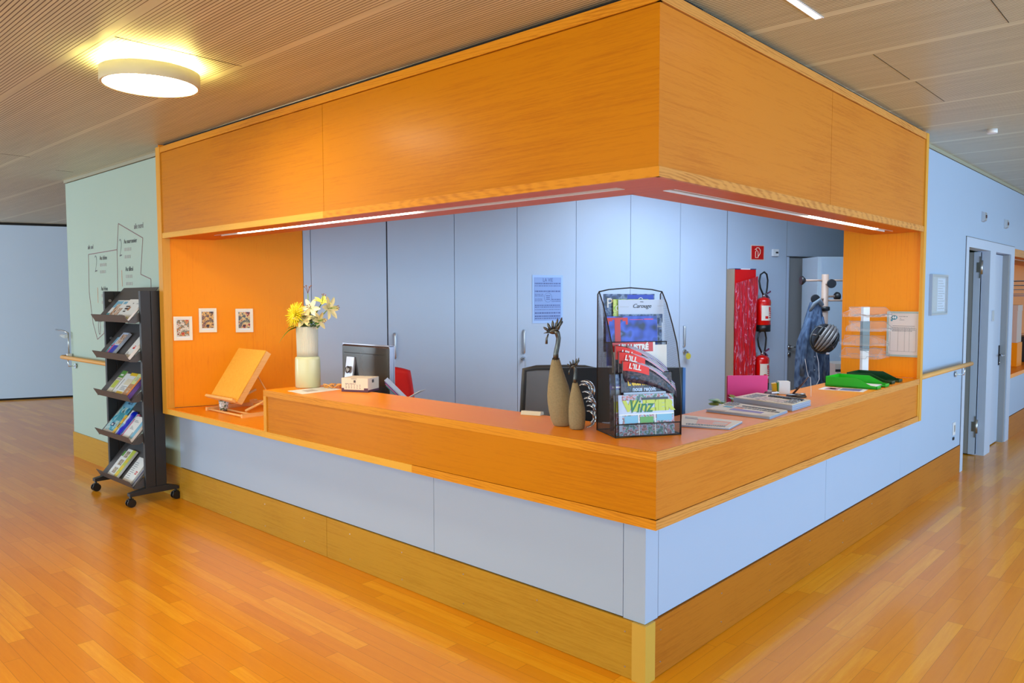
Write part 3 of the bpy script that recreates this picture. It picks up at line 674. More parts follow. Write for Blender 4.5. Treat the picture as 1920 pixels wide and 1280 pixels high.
# ------------------------------------------------------------------ wayfinding lettering on the left wall
sg = thing('wayfinding_sign', 'thin-lined floor directory drawn on the white wall above the black stand', 'sign', (-5.8,.131,1.2))
ly = .1305
def seg(mb, p, q, r=.0045):
    p = Vector((p[0],ly,p[1])); q = Vector((q[0],ly,q[1])); d = (q-p).normalized(); n = Vector((-d.z,0,d.x))*r
    mb.hexa([p-n+Vector((0,.001,0)),p+n+Vector((0,.001,0)),p+n-Vector((0,.0006,0)),p-n-Vector((0,.0006,0))],[q-n+Vector((0,.001,0)),q+n+Vector((0,.001,0)),q+n-Vector((0,.0006,0)),q-n-Vector((0,.0006,0))])
o1 = [(-6.529,2.066),(-5.80,2.082),(-5.815,1.70),(-5.78,1.342)]
o2 = [(-6.529,2.066),(-6.545,1.70),(-6.47,1.40),(-6.365,1.243),(-6.165,1.316)]
o3 = [(-5.80,2.082),(-5.751,2.315),(-5.218,2.157),(-5.287,1.848),(-5.077,1.803),(-5.085,1.45)]
mb = MB()
for pth in (o1,o2,o3):
    for a,b in zip(pth,pth[1:]): seg(mb,a,b,.0038)
part(sg,'outline', mb, pl('maroon_line',C(134,104,108),.6), world=True)
def wtext(par, s, x, z, size, mat, al='LEFT', sx=1, nm='lettering', bold=0):
    mb = MB().text(s, Matrix.Translation((x,ly,z)) @ UP, size=size, ext=.0005, align=al, sx=sx, bold=bold)
    return part(par, nm, mb, mat, world=True)
OG = pl('orange_line',C(226,150,96),.6); MR = pl('maroon_text',C(120,70,90),.6)
for s,x,z,mt in (('2',-6.335,1.965,M['greyink']),('1',-6.315,1.66,OG),('0',-6.30,1.355,MR),('2',-5.715,2.09,M['greyink']),('1',-5.705,1.81,OG),('0',-5.715,1.545,MR)):
    wtext(sg,s,x,z,.235,mt,'CENTER',.62,'numeral',-.007)
for s,x,z in (('Au chêne',-6.235,2.02),('Au frêne',-6.225,1.73),('Rez',-6.205,1.44),('Au marronnier',-5.635,2.145),('Au tilleul',-5.62,1.90),('Rez-de-chaussée',-5.62,1.63)):
    wtext(sg,s,x,z,.056,pl('slate_text',C(74,78,84),.6),'LEFT',.85)
mb = MB(); rl_ = random.Random(3)
for x,z,w in ((-6.235,1.955,.16),(-6.235,1.89,.13),(-6.225,1.665,.15),(-6.225,1.60,.11),(-6.205,1.375,.14),(-6.205,1.315,.14),(-5.635,2.075,.15),(-5.635,2.01,.14),(-5.62,1.835,.15),(-5.62,1.77,.12),(-5.62,1.565,.20),(-5.62,1.505,.27)):
    xx = x
    while xx < x+w:
        ww = rl_.uniform(.012,.03); mb.box(xx,xx+ww,ly-.0005,ly+.001,z-.014,z+.014); xx += ww+.009
part(sg,'small_print', mb, pl('faint_grey_print',C(168,174,172),.6), world=True)
wtext(sg,'aile sud',-6.54,2.135,.062,M['greyink'],'LEFT',.8); wtext(sg,'aile nord',-5.40,2.265,.07,M['greyink'],'LEFT',.8)

# ------------------------------------------------------------------ picture frames on the left lining (lining frame)
fw = pl('cream_frame',C(244,236,220),.5)
for i,(s0,s1,z0,z1,pic,lb) in enumerate(((.073,.211,1.304,1.494,P_WARM,'small white frame with a red market picture, lowest and leftmost of the three'),
        (.262,.396,1.364,1.558,P_NIGHT,'small white frame with a dark picture of lit figures, middle of the three'),
        (.543,.680,1.358,1.552,P_STREET,'small white frame with a red and grey street picture, rightmost of the three'))):
    t = thing('picture_frame', lb, 'picture frame', tuple(OW((s0+s1)/2,-.003,z0)), RZO, 'small frames on the oak side panel')
    w = (s1-s0)/2; h = z1-z0; f = MB(); b = .017
    f.box(-w,w,-.018,0,0,b); f.box(-w,w,-.018,0,h-b,h); f.box(-w,-w+b,-.018,0,b,h-b); f.box(w-b,w,-.018,0,b,h-b)
    part(t,'frame', f, fw); part(t,'mount_card', MB().box(-w+b,w-b,-.010,-.001,b,h-b), M['paper'])
    part(t,'picture', MB().box(-w*.66,w*.66,-.0112,-.0098,h*.17,h*.86), pic)

# ------------------------------------------------------------------ table easel with its patterned cup
BW = wood('beech_easel', C(255,190,76), C(246,166,50), 'Z', streak=.5, seed=3); BW2 = wood('beech_easel_side', C(250,196,126), C(236,170,98), 'Y', streak=.5)
t = thing('table_easel', 'folding beech table easel with a tilted flat board on the low orange shelf', 'easel', (-3.97,.35,.765))
ta = math.atan2(.37,.25)
def bd(w0,w1,a0,a1,n0,n1):  # along-board box in local coords: w = x, a = up the board, n = behind it
    u = Vector((0,math.cos(ta),math.sin(ta))); n = Vector((0,math.sin(ta),-math.cos(ta))); o = Vector((0,-.155,.105))
    f = lambda w,a,k: o+Vector((w,0,0))+u*a+n*k
    return [f(w0,a0,n0),f(w1,a0,n0),f(w1,a1,n0),f(w0,a1,n0)],[f(w0,a0,n1),f(w1,a0,n1),f(w1,a1,n1),f(w0,a1,n1)]
part(t,'board', MB().hexa(*bd(-.215,.21,.0,.445,0,.006)), BW)
part(t,'board_side', MB().hexa(*bd(-.214,.209,.001,.444,.008,.052)), BW2, label='lighter finger-jointed side of the board')
part(t,'ledge', MB().hexa(*bd(-.235,.20,-.012,.006,-.032,.0)), BW2)
part(t,'lower_rail', MB().tube([(-.20,-.175,.012),(.36,-.182,.012)],.008,6).tube([(-.1,-.09,.012),(.30,-.10,.012)],.008,6), BW2)
for x in (-.22,.335): part(t,'base_bar', MB().box(x,x+.024,-.19,.20,.0,.026), BW2)
for x in (-.16,.20):
    part(t,'strut', MB().tube([(x,-.08,.025),(x+.05,.18,.14)],.010,6), BW2)
part(t,'notched_bar', MB().box(-.2,.34,.17,.195,.026,.05), BW2)
for i in range(5): part(t,'notch', MB().box(-.16+i*.09,-.13+i*.09,.165,.20,.05,.058), BW2)
part(t,'prop', MB().tube([(.10,.075,.28),(.14,.185,.06)],.006,6), BW2)
mb = MB(); mb.lathe([(.026,0),(.030,.004),(.038,.085),(.036,.085),(.028,.01),(.0001,.008)], n=24)
cupm = blotch('patterned_paper',[C(225,230,232),C(230,232,235),C(60,100,60),C(225,228,232),C(30,40,80)],55,kind='C')
solo('cup', mb, cupm, 'white cup with a green and blue pattern under the easel ledge', 'cup', (-4.06,.245,.765))

# ------------------------------------------------------------------ vase and flowers
VX, VY = -2.93, .285
t = thing('vase', 'tall pale green-white vase with a ribbed upper half on the left of the counter', 'vase', (VX,VY,HT+.0012))
part(t,'body', MB().lathe([(.078,0),(.083,.004),(.084,.10),(.083,.19),(.080,.203),(.072,.209)], n=48), plain('pale_green_glaze', C(214,218,178),.35,coat=.3))
part(t,'ribbed_neck', MB().lathe([(.070,.209),(.069,.25),(.070,.33),(.0715,.405),(.0715,.412),(.067,.412),(.066,.30)], n=144, mod=lambda a,z: 1+(.022*math.cos(36*a) if .215<z<.408 else 0)), plain('ribbed_grey_glaze', C(205,204,188),.4))
def FP(r, z, d=0): return Vector((VX,VY,HT)) + Vector((math.cos(CAMZ),math.sin(CAMZ),0))*r + Vector((-math.sin(CAMZ),math.cos(CAMZ),0))*d + Vector((0,0,z))
GREEN = pl('leaf_green',C(70,140,30),.4,noise=.3); SAGE = pl('sage_green',C(96,120,84),.5,noise=.3); STEM = pl('stem_green',C(120,160,60),.5)
LILY = pl('cream_lily_petal',C(250,228,160),.4,noise=.15,nscale=12); LILYW = pl('white_lily_petal',C(252,246,214),.4); LILYG = pl('lime_lily_petal',C(238,236,120),.4)
ANTH = pl('anther_brown',C(150,90,50),.6); MUM = pl('mum_yellow',C(252,226,10),.45,noise=.1,nscale=40)
def frame_to(dirv):
    z = Vector(dirv).normalized(); return z.to_track_quat('Z','Y').to_matrix().to_4x4()
def petal(mb, Mx, L, W, curl, tip=.0):
    def fn(u,v):
        s = v; w = W*math.sin(PI*min(1,(s*.92+.06)))**.8*(1-.25*s)
        x = (u-.5)*w; r = L*(s-.25*curl*s*s); zz = L*.55*s*(1-curl*s) ; cup = .35*w*(1-(2*abs(u-.5))**2)
        return Mx @ Vector((r, x, zz-cup*.5))
    mb.grid(fn,4,7)
def lily(name, label, c, d, size, mat, seed=0):
    t = thing(name, label, 'flower', tuple(c), 0, 'cream lilies in the vase')
    F = frame_to(d); rr = random.Random(seed)
    for k in range(6):
        pm = MB(); petal(pm, F @ Matrix.Rotation(k*PI/3+rr.uniform(-.1,.1),4,'Z'), size, size*.42, rr.uniform(.45,.8)); part(t,'petal', pm, mat)
    for k in range(5):
        a = k*2*PI/5; p = F @ Vector((.012*math.cos(a),.012*math.sin(a),size*.75)); s_ = MB().tube([F@Vector((0,0,0)),F@Vector((.006*math.cos(a),.006*math.sin(a),size*.4)),p],.0012,5)
        so = part(t,'stamen', s_, STEM); an = MB(); an.ball(p,(.004,.004,.0035),8,6); part(so,'anther', an, ANTH)
    st_ = Vector(c); e = FP(rr.uniform(-.02,.02),.36,rr.uniform(-.02,.02)) - st_
    part(t,'stem', MB().tube([Vector((0,0,0)), e*.45+Vector((0,0,.012)), e],.0035,6), STEM)
    return t
R_ = Vector((math.cos(CAMZ),math.sin(CAMZ),0)); T_ = Vector((math.sin(CAMZ),-math.cos(CAMZ),0))  # right, toward visitor
t = thing('chrysanthemum', 'big bright yellow spiky chrysanthemum on the left of the bouquet', 'flower', tuple(FP(-.062,.492,-.035)))
F = frame_to(-R_*.55+T_*.8+Vector((0,0,.25)))
for ring,(n,L,ti) in enumerate(((26,.088,.05),(24,.082,.28),(20,.070,.55),(16,.055,.85),(12,.038,1.15))):
    pm = MB()
    for k in range(n):
        Mx = F @ Matrix.Rotation(2*PI*k/n+ring*.13,4,'Z') @ Matrix.Rotation(-ti,4,'Y')
        pm.grid(lambda u,v: Mx@Vector((L*v*(1+.10*math.sin(k*2.7)), (u-.5)*.011*math.sin(PI*min(1,v*.9+.08))+0, .008*math.sin(PI*v)-.006*abs(u-.5)*2)),2,4)
    part(t,'petal_ring', pm, MUM)
part(t,'stem', MB().tube([F@Vector((0,0,0)), F@Vector((0,0,-.05)), Vector((.045,.03,-.13))],.005,6), STEM)
lily('lily','white lily facing the visitor at the top centre of the bouquet',FP(.035,.535,-.02),T_*1+Vector((0,0,.25)),.082,LILYW,1)
lily('lily','lime-yellow lily above the vase on the upper right of the bouquet',FP(.105,.575,.0),Vector((0,0,1))+R_*.35+T_*.4,.078,LILYG,2)
lily('lily','pale cream lily stretching out to the far right of the bouquet',FP(.150,.535,-.01),R_*1+Vector((0,0,.10))+T_*.45,.105,LILY,3)
lily('lily','cream lily low in the middle of the bouquet, next to the yellow chrysanthemum',FP(-.005,.47,-.05),T_*1+R_*.2+Vector((0,0,.3)),.088,LILY,4)
lily('lily','cream lily hanging over the right rim of the vase',FP(.085,.455,-.03),R_*.8+T_*.6+Vector((0,0,-.05)),.078,LILY,5)
lily('lily','small cream lily tucked into the centre of the bouquet',FP(.02,.50,.02),Vector((0,0,1))+T_*.5-R_*.2,.075,LILY,6)
t = thing('pistil_stem', 'tall thin stem with brown stamens standing above the bouquet', 'flower', tuple(FP(.0,.42,.0)))
part(t,'stem', MB().tube([(0,0,0),R_*.012+Vector((0,0,.14)),R_*.010+Vector((0,0,.215))],.003,6), STEM)
for k in range(6):
    a = k*PI/3; b = R_*.010+Vector((0,0,.215)); e = b+Vector((.022*math.cos(a),.022*math.sin(a),.045+.008*(k%2)))
    m_ = MB().tube([b,(b+e)/2+Vector((0,0,.008)),e],.0012,5); m_.ball(e,(.006,.006,.0035),8,6); part(t,'stamen', m_, ANTH)
def leaf(mb, p, d, L, W, droop=.5, roll=0):
    F = frame_to(d) @ Matrix.Rotation(roll,4,'Z')
    def fn(u,v):
        w = W*math.sin(PI*min(1,v*.95+.03))
        q = F @ Vector(((u-.5)*w, -abs(u-.5)*w*.3, L*v)); q.z -= droop*L*v*v; return Vector(p)+q
    mb.grid(fn,4,8)
t = thing('leaf_spray', 'long bright green leaves drooping over the left rim of the vase', 'leaves', tuple(FP(-.05,.41,-.03)))
for dx,dz,L,W,dr in ((-.9,.2,.13,.045,1.0),(-.6,.5,.10,.035,.8),(-1,.0,.075,.03,.4)):
    m_ = MB(); leaf(m_,(0,0,0), R_*dx+T_*.35+Vector((0,0,dz)), L, W, dr); part(t,'leaf', m_, GREEN)
t = thing('eucalyptus', 'grey-green eucalyptus sprigs filling the mouth of the vase', 'leaves', tuple(FP(.01,.41,-.02)))
rr = random.Random(5)
for k in range(44):
    m_ = MB(); a = rr.uniform(0,2*PI); p = Vector((.06*math.cos(a)*rr.random(),.06*math.sin(a)*rr.random(),rr.uniform(0,.07)))+R_*rr.uniform(-.02,.04)
    leaf(m_, p, Vector((math.cos(a),math.sin(a),rr.uniform(.2,1))), rr.uniform(.035,.06), .030, .3, rr.uniform(-1,1)); part(t,'leaf', m_, SAGE if k%3 else GREEN)
mb = MB(); mb.prism([(-2.838,.073),(-2.618,.050),(-2.647,.357),(-2.856,.372)],0,.0008); mb.mi=1; mb.xf(Matrix.Translation((0,0,0)))
mb.prism([(-2.78,.14),(-2.69,.13),(-2.70,.22),(-2.79,.225)],.0008,.0012)
solo('paper_sheet', mb, [M['paper'],pl('faint_print',C(190,180,180),.6)], 'white sheet of paper lying in front of the vase', 'paper', (0,0,HT+.0004))
mb = MB(); rr = random.Random(11)
for k in range(9):
    c = Vector((rr.uniform(-.10,.09),rr.uniform(-.015,.02),.012)); r = rr.uniform(.018,.032); ph = rr.uniform(0,6)
    mb.tube([c+Vector((r*math.cos(a+ph)*1.3,r*math.sin(a+ph)*.6,.012*math.sin(2*a+ph)+.002)) for a in [i*.45 for i in range(13)]],.0035,5)
solo('raffia', mb, pl('raffia_straw',C(236,170,90),.6), 'curled heap of straw-coloured raffia between the vase and the carton', 'raffia', tuple(Vector((-2.72,.40,HT+.002))), rz=CAMZ)

# ------------------------------------------------------------------ carton, monitor and staff chairs
t = thing('carton', 'small white printed carton with a dark purple base beside the vase', 'box', (-2.549,.292,HT+.001), rad(25.2))
cm = pl('carton_white',C(236,222,206),.55); pu = pl('carton_purple',C(88,50,76),.5)
part(t,'box', MB().box(0,.19,0,.15,.012,.089), cm, bev=.001)
part(t,'base', MB().box(-.0006,.1906,-.0006,.1506,.0,.014), pu)
part(t,'corner_print', MB().box(-.001,.018,-.001,.0,.014,.024).box(.162,.191,-.001,.0,.014,.026), pu)
part(t,'lid_seam', MB().box(.0,.1904,.148,.1505,.0885,.0895).box(.07,.11,-.0008,.0,.083,.0865), M['greyink'])
part(t,'logo', MB().box(.088,.103,-.0008,.0,.060,.076).box(.1903,.191,.055,.08,.058,.078), M['dgrey'])
m_ = MB(); rr = random.Random(2)
for r in range(9): m_.box(.028+r*.0085,.028+r*.0085+rr.uniform(.004,.007),-.0006,0,.0505,.0545)
for r in range(4):
    for c_ in range(6): m_.box(.03+c_*.02,.03+c_*.02+rr.uniform(.004,.009),-.0006,0,.022+r*.0075,.0255+r*.0075)
part(t,'print', m_, M['greyink'])

t = thing('monitor', 'dark computer monitor seen from behind with a silver stand bearing a round logo', 'monitor', (-2.73,.64,.741))
mk = pl('glossy_dark_back',C(52,48,50),.22,coat=.3)
sc = MB(); sc.prismx([(-.028,.20),(-.028,.56),(-.018,.572),(.012,.574),(.012,.195),(-.018,.195)],-.266,.262)
part(t,'housing', sc, mk); part(t,'bezel', MB().box(-.27,.268,.010,.020,.19,.578).box(.258,.268,-.022,.012,.19,.576).box(-.27,-.262,-.02,.012,.19,.576).box(-.27,.268,-.022,.012,.572,.579), pl('silver_bezel',C(176,182,205),.3,metal=.4))
part(t,'vent_slot', MB().box(-.245,.215,-.0295,-.0275,.512,.516), M['ink'])
part(t,'port_recess', MB().box(.17,.245,-.0295,-.0275,.20,.30), M['ink'])
s_ = MB(); s_.sheet((-.185,-.11,.05),(-.095,-.11,.05),(-.115,-.035,.485),(-.205,-.035,.485),.014)
so = part(t,'stand', s_, pl('silver_stand',C(196,196,210),.3,metal=.3)); s_ = MB(); s_.box(-.25,.02,-.16,.08,.0,.012); s_.box(-.185,-.13,-.05,-.02,.35,.42); part(t,'foot', s_, M['alu'])
n = Vector((0,-.985,.170)); cpt = Vector((-.156,-.0505,.395))
lg = MB(); Fm = Matrix.Translation(cpt+n*.0135) @ (Matrix.Rotation(rad(80.3),4,'X'))
lg.lathe([(.0001,0),(.026,0),(.026,.0008),(.0001,.0008)], n=28); lg.xf(Fm); lg.mi = 1
lg.text('hp', Fm @ Matrix.Translation((0,.002,.0014)), size=.040, ext=.0003, shear=.3)
part(so,'logo', lg, [pl('logo_dark',C(38,42,62),.4),M['whitep']])
def office_chair(label, loc, rz, bw, bh, zb_, back, frame, curve=.05, kind='solid'):
    t = thing('office_chair', label, 'chair', loc, rz)
    b = MB(); b.grid(lambda u,v:((u-.5)*bw*(1-.18*v*v if kind=='solid' else 1-.10*v), .24-curve*(1-(2*u-1)**2)+.03*v, zb_+bh*v-(.03*(2*u-1)**2*v if kind=='solid' else 0)),14,12,t=.045 if kind=='solid' else .008)
    bo = part(t,'backrest', b, back)
    if kind != 'solid':
        P = [(-.5*bw,.24,zb_)]+[(-.5*bw*(1-.10*i/6),.24+.03*i/6,zb_+bh*i/6) for i in range(1,7)]
        Q = [(-p[0],p[1],p[2]) for p in P[::-1]]
        part(bo,'back_frame', MB().tube(P+[(-.3*bw,.255,zb_+bh+.012),(0,.25,zb_+bh+.014),(.3*bw,.255,zb_+bh+.012)]+Q,.017,8), frame)
    part(t,'seat', MB().box(-.24,.24,-.24,.22,.42,.49), back if kind=='solid' else frame, bev=.02)
    part(t,'back_support', MB().tube([(0,.20,.43),(0,.285,.50),(0,.275,zb_+.1)],.02,8), frame)
    part(t,'gas_column', MB().cyl((0,0,.09),(0,0,.42),.027,n=14), M['blackp'])
    for k in range(5):
        a = k*2*PI/5; e = (.27*math.cos(a),.27*math.sin(a),.065)
        l = part(t,'leg', MB().tube([(0,0,.10),e],[.026,.016],8), frame); part(l,'caster', MB().cyl((e[0]-.02*math.sin(a),e[1]+.02*math.cos(a),.028),(e[0]+.02*math.sin(a),e[1]-.02*math.cos(a),.028),.028,n=14), M['blackp'])
    return t
RED = pl('red_fabric',C(222,12,10),.7,noise=.08,nscale=80)
c = office_chair('red upholstered office chair half hidden behind the dark monitor', (-3.57,1.50,0), rad(45)+PI, .46,.50,.575, RED, M['blackp'])
MESH = clear('dark_grey_mesh',C(112,104,98),.62,.7)
c = office_chair('dark mesh office chair behind the counter to the left of the rooster figures', (-1.55,1.28,0), rad(42.8)+PI, .50,.53,.665, MESH, pl('charcoal_frame',C(62,60,62),.5), .02, 'mesh')
t = thing('computer_monitor', 'wide black computer monitor behind the wire magazine rack', 'monitor', (-.845,.975,.741), CAMZ)
part(t,'housing', MB().box(-.355,.345,.0,.03,.20,.508), pl('black_back',C(24,24,28),.35), bev=.006); part(t,'side_edge', MB().box(.345,.362,-.004,.032,.20,.508), pl('edge_blue_reflection',C(70,120,190),.3), bev=.003, label='right side edge with a painted bluish reflection')  # blue of the side edge is a reflection put into its colour
part(t,'stand', MB().box(-.04,.04,.02,.05,.0,.30).box(-.13,.13,-.08,.12,0,.012), M['blackp'])
for k,(mt,lb) in enumerate((('paleblue','pale blue magazine fanned out in front of the red chair, uppermost'),('purple','purple magazine in the fan in front of the red chair, second from the top'),('pink','pink-edged magazine in the fan in front of the red chair, third from the top'),('teal','teal magazine at the bottom of the fan in front of the red chair'))):
    mb = MB(); mb.sheet((-.10,0,.07),(.095,0,-.125),(.105,.05,-.115),(-.09,.05,.08),.008)
    solo('magazine', mb, INK[mt], lb, 'magazine', (-2.36,.62+.004*k,1.03-.012*k), rz=CAMZ, group='magazines fanned beside the dark monitor')
t = thing('document_holder', 'small metal holder keeping the fanned magazines up on the desk', 'holder', (-2.37,.69,.741))
part(t,'base', MB().box(-.08,.08,-.06,.06,0,.01), M['steel']); part(t,'prop', MB().box(-.06,.06,.02,.03,.01,.20), M['steel'])
mb = MB(); mb.sheet((-.06,0,-.02),(.04,0,.035),(.07,.10,.035),(-.03,.10,-.02),.003)
solo('envelope', mb, M['paper'], 'white envelope corner sticking up behind the counter right of the red chair', 'envelope', (-2.11,.52,1.02), rz=CAMZ)
bn = thing('letter_rack', 'low grey letter rack on the desk holding the white envelope', 'rack', (-2.08,.60,.741)); part(bn,'base', MB().box(-.1,.1,-.05,.05,0,.012), M['grey']); part(bn,'divider', MB().box(-.1,.1,-.05,-.045,.012,.25), M['grey'])
mb = MB(); mb.prismx([(0,0),(.05,0),(.045,.016),(.008,.02)],-.055,.055)
solo('card_wedge', mb, pl('cream_plastic',C(226,222,206),.4), 'small off-white wedge on the inner edge of the counter left of the roosters', 'wedge', (-.985,.365,HT+.001), rz=rad(18))

# ------------------------------------------------------------------ rooster figures
STONE = plain('sandy_stone', C(172,154,118), .85, noise=.3, nscale=140, bump=.6, bscale=500)
PEWT = plain('dark_pewter', C(120,122,120), .32, metal=.85, noise=.5, nscale=60)
def rooster(label, loc, prof, neck, head, comb, sc_, tail=None):
    t = thing('rooster_figurine', label, 'figurine', loc, CAMZ)
    n = 36; vs = []; 
    b = MB(); vs = []
    for (r,z,x) in prof:
        for k in range(n): a = 2*PI*k/n; vs.append((x+r*math.cos(a), r*.8*math.sin(a), z))
    fs = [(i*n+k,i*n+(k+1)%n,(i+1)*n+(k+1)%n,(i+1)*n+k) for i in range(len(prof)-1) for k in range(n)] + [tuple(range(n))[::-1], tuple((len(prof)-1)*n+k for k in range(n))]
    b.add(vs, fs, True); part(t,'body', b, STONE)
    nk = MB(); nk.tube([p for p,_ in neck],[r for _,r in neck],12)
    top = neck[0][0]
    for k in range(9):
        a = 2*PI*k/9; nk.tube([(top[0]+.013*sc_*math.cos(a),.011*sc_*math.sin(a),top[2]+.014*sc_),(top[0]+.021*sc_*math.cos(a),.018*sc_*math.sin(a),top[2]-.012*sc_)],[.004*sc_,.0006],5)
    no = part(t,'neck', nk, PEWT)
    hx,hz = head; h = MB(); h.ball((hx,0,hz),(.021*sc_,.014*sc_,.014*sc_)); h.tube([(hx-.012*sc_,0,hz-.001),(hx-.045*sc_,0,hz-.010*sc_)],[.008*sc_,.0008],8)
    part(t,'head', h, PEWT)
    c_ = MB()
    for (x,z,dx,dz,r) in comb: c_.tube([(hx+x*sc_,0,hz+z*sc_),(hx+(x+dx*.6)*sc_,0,hz+(z+dz*.55)*sc_),(hx+(x+dx*.9)*sc_,0,hz+(z+dz*.85)*sc_),(hx+(x+dx)*sc_,0,hz+(z+dz)*sc_)],[r*sc_,r*.95*sc_,r*.6*sc_,.001],8,flat=.5)
    part(t,'comb', c_, PEWT)
    part(t,'wattle', MB().tube([(hx-.022*sc_,0,hz-.012*sc_),(hx-.030*sc_,0,hz-.035*sc_),(hx-.031*sc_,0,hz-.060*sc_)],[.003*sc_,.005*sc_,.006*sc_],8), PEWT)
    if tail:
        for (cx,cz,r,a0,a1,w) in tail:
            f = MB(); P = []
            for i in range(13):
                a = a0+(a1-a0)*i/12; P.append((cx+r*math.cos(a),.004*math.sin(i),cz+r*math.sin(a)))
            f.tube(P,[1.55*w*math.sin(PI*(i+1.2)/14.5)+.0006 for i in range(13)],8,flat=.45); part(t,'tail_feather', f, plain('polished_pewter',C(190,200,215),.18,metal=.9))
    return t
comb = [(-.022,.004,-.024,.016,.013),(-.012,.008,-.014,.032,.014),(.000,.010,-.002,.042,.014),(.012,.010,.010,.050,.014),(.022,.008,.020,.058,.015),(.012,.008,.034,.040,.015),(-.01,.004,.04,.010,.017)]
rooster('tall rooster figurine with a sandy stone body and pewter head, the larger of the two', (-.665,.222,HT+.001),
  [(.034,0,.004),(.041,.006,.004),(.048,.03,.000),(.0545,.07,-.003),(.0575,.11,-.006),(.0565,.145,-.009),(.050,.185,-.013),(.041,.225,-.018),(.032,.262,-.022),(.0245,.293,-.024),(.0195,.312,-.025),(.012,.316,-.025)],
  [((-.025,0,.308),.014),((-.024,0,.345),.012),((-.016,0,.385),.011),((-.012,0,.415),.0115),((-.018,0,.440),.013),((-.032,0,.452),.014)],(-.038,.448),comb,1.0)
rooster('short stone rooster figurine with a curled pewter tail, the smaller of the two', (-.552,.200,HT+.001),
  [(.028,0,0),(.033,.005,0),(.0375,.03,0),(.0395,.065,.0),(.038,.098,-.001),(.032,.135,-.004),(.0245,.168,-.006),(.017,.196,-.008),(.0125,.214,-.009),(.008,.217,-.009)],
  [((-.009,0,.212),.010),((-.010,0,.235),.0085),((-.008,0,.262),.008),((-.010,0,.283),.008),((-.016,0,.292),.0085)],(-.018,.290),comb,.62,
  [(.028,.180,.040,.9,-1.1,.008),(.030,.182,.028,2.4,-.2,.006),(.032,.175,.048,1.9,-.4,.009),(.038,.140,.034,2.0,-.6,.007),(.050,.112,.034,2.2,-.9,.009),(.056,.112,.020,2.4,-.6,.006),(.056,.082,.028,2.0,-1.0,.008),(.050,.056,.028,1.8,-1.2,.008),(.046,.050,.040,.9,-1.4,.006),(.040,.055,.046,.5,-1.5,.005)])

# ------------------------------------------------------------------ wire magazine rack (local x along its front, y to the back)
RK = (-.285,.128,HT+.001); RZ = rad(58.5)
t = thing('magazine_rack', 'black wire-mesh tiered magazine rack filled with magazines on the counter corner', 'rack', RK, RZ)
prof = [(.002,0),(.004,.19),(.018,.30),(.048,.405),(.091,.485),(.15,.58),(.195,.632)]
for x in (0,.312):
    part(t,'side_wire', MB().tube([(x,p[0],p[1]) for p in prof],.0028,6).tube([(x,.195,.632),(x,.212,.62),(x,.214,0)],.0028,6), M['blackp'])
part(t,'top_wire', MB().tube([(0,.197,.632),(.05,.199,.642),(.156,.2,.650),(.26,.199,.642),(.312,.197,.632)],.0032,6), M['blackp'])
part(t,'base_wire', MB().tube([(0,.002,.003),(.312,.002,.003),(.312,.214,.003),(0,.214,.003)],.0032,6,closed=True), M['blackp'])
def meshmat():
    m, nt, b = newmat('fine_black_mesh'); L = nt.links
    tc = N(nt,'ShaderNodeTexCoord'); sp = N(nt,'ShaderNodeSeparateXYZ'); L.new(tc.outputs['Object'], sp.inputs[0])
    fr_ = []
    for i in range(3):
        a = N(nt,'ShaderNodeMath', operation='DIVIDE'); a.inputs[1].default_value = .0032; L.new(sp.outputs[i], a.inputs[0])
        f = N(nt,'ShaderNodeMath', operation='FRACT'); L.new(a.outputs[0], f.inputs[0])
        g = N(nt,'ShaderNodeMath', operation='LESS_THAN'); g.inputs[1].default_value = .17; L.new(f.outputs[0], g.inputs[0]); fr_.append(g)
    mx = N(nt,'ShaderNodeMath', operation='MAXIMUM'); L.new(fr_[0].outputs[0], mx.inputs[0]); L.new(fr_[2].outputs[0], mx.inputs[1])
    mx2 = N(nt,'ShaderNodeMath', operation='MAXIMUM'); L.new(mx.outputs[0], mx2.inputs[0]); L.new(fr_[1].outputs[0], mx2.inputs[1])
    L.new(mx2.outputs[0], b.inputs['Alpha']); b.inputs['Base Color'].default_value = C(26,24,24); b.inputs['Roughness'].default_value = .5
    return m
MM = meshmat()
for x in (0,.312): part(t,'side_mesh', MB().poly([(x,.214,.002)]+[(x,p[0],p[1]) for p in prof]+[(x,.214,.62)]), MM)
part(t,'back_mesh', MB().poly([(0,.213,.002),(.312,.213,.002),(.312,.213,.42),(0,.213,.42)]), MM)
part(t,'bottom_mesh', MB().poly([(0,.003,.004),(.312,.003,.004),(.312,.213,.004),(0,.213,.004)]), MM)
for y,z0,z1 in ((.003,.003,.057),(.053,.10,.165),(.086,.20,.272),(.140,.34,.405)):
    part(t,'pocket_front', MB().poly([(.004,y,z0),(.308,y,z0),(.308,y,z1),(.004,y,z1)]), MM)
    part(t,'pocket_rim', MB().tube([(.002,y,z1),(.310,y,z1)],.0028,6).tube([(.308,y,z0),(.308,y,z1)],.002,6), M['blackp'])
P_VIN = blotch('print_vineyards',[C(60,80,120),C(90,130,70),C(150,180,220),C(200,120,120),C(40,60,60),C(220,220,235)],38,kind='V')
P_BLUE = blotch('print_blue_portrait',[C(8,14,70),C(30,60,190),C(60,90,220),C(20,20,60),C(120,150,240)],9)
P_DARK = blotch('print_dark_stage',[C(16,14,22),C(40,36,60),C(90,70,80),C(20,18,28),C(60,80,120)],30)
P_GRN = blotch('print_green_apple',[C(60,90,20),C(150,190,30),C(210,225,120),C(50,80,20)],25)
P_PBL = blotch('print_dark_blue_garden',[C(18,26,50),C(40,60,120),C(120,140,180),C(20,30,50)],30)
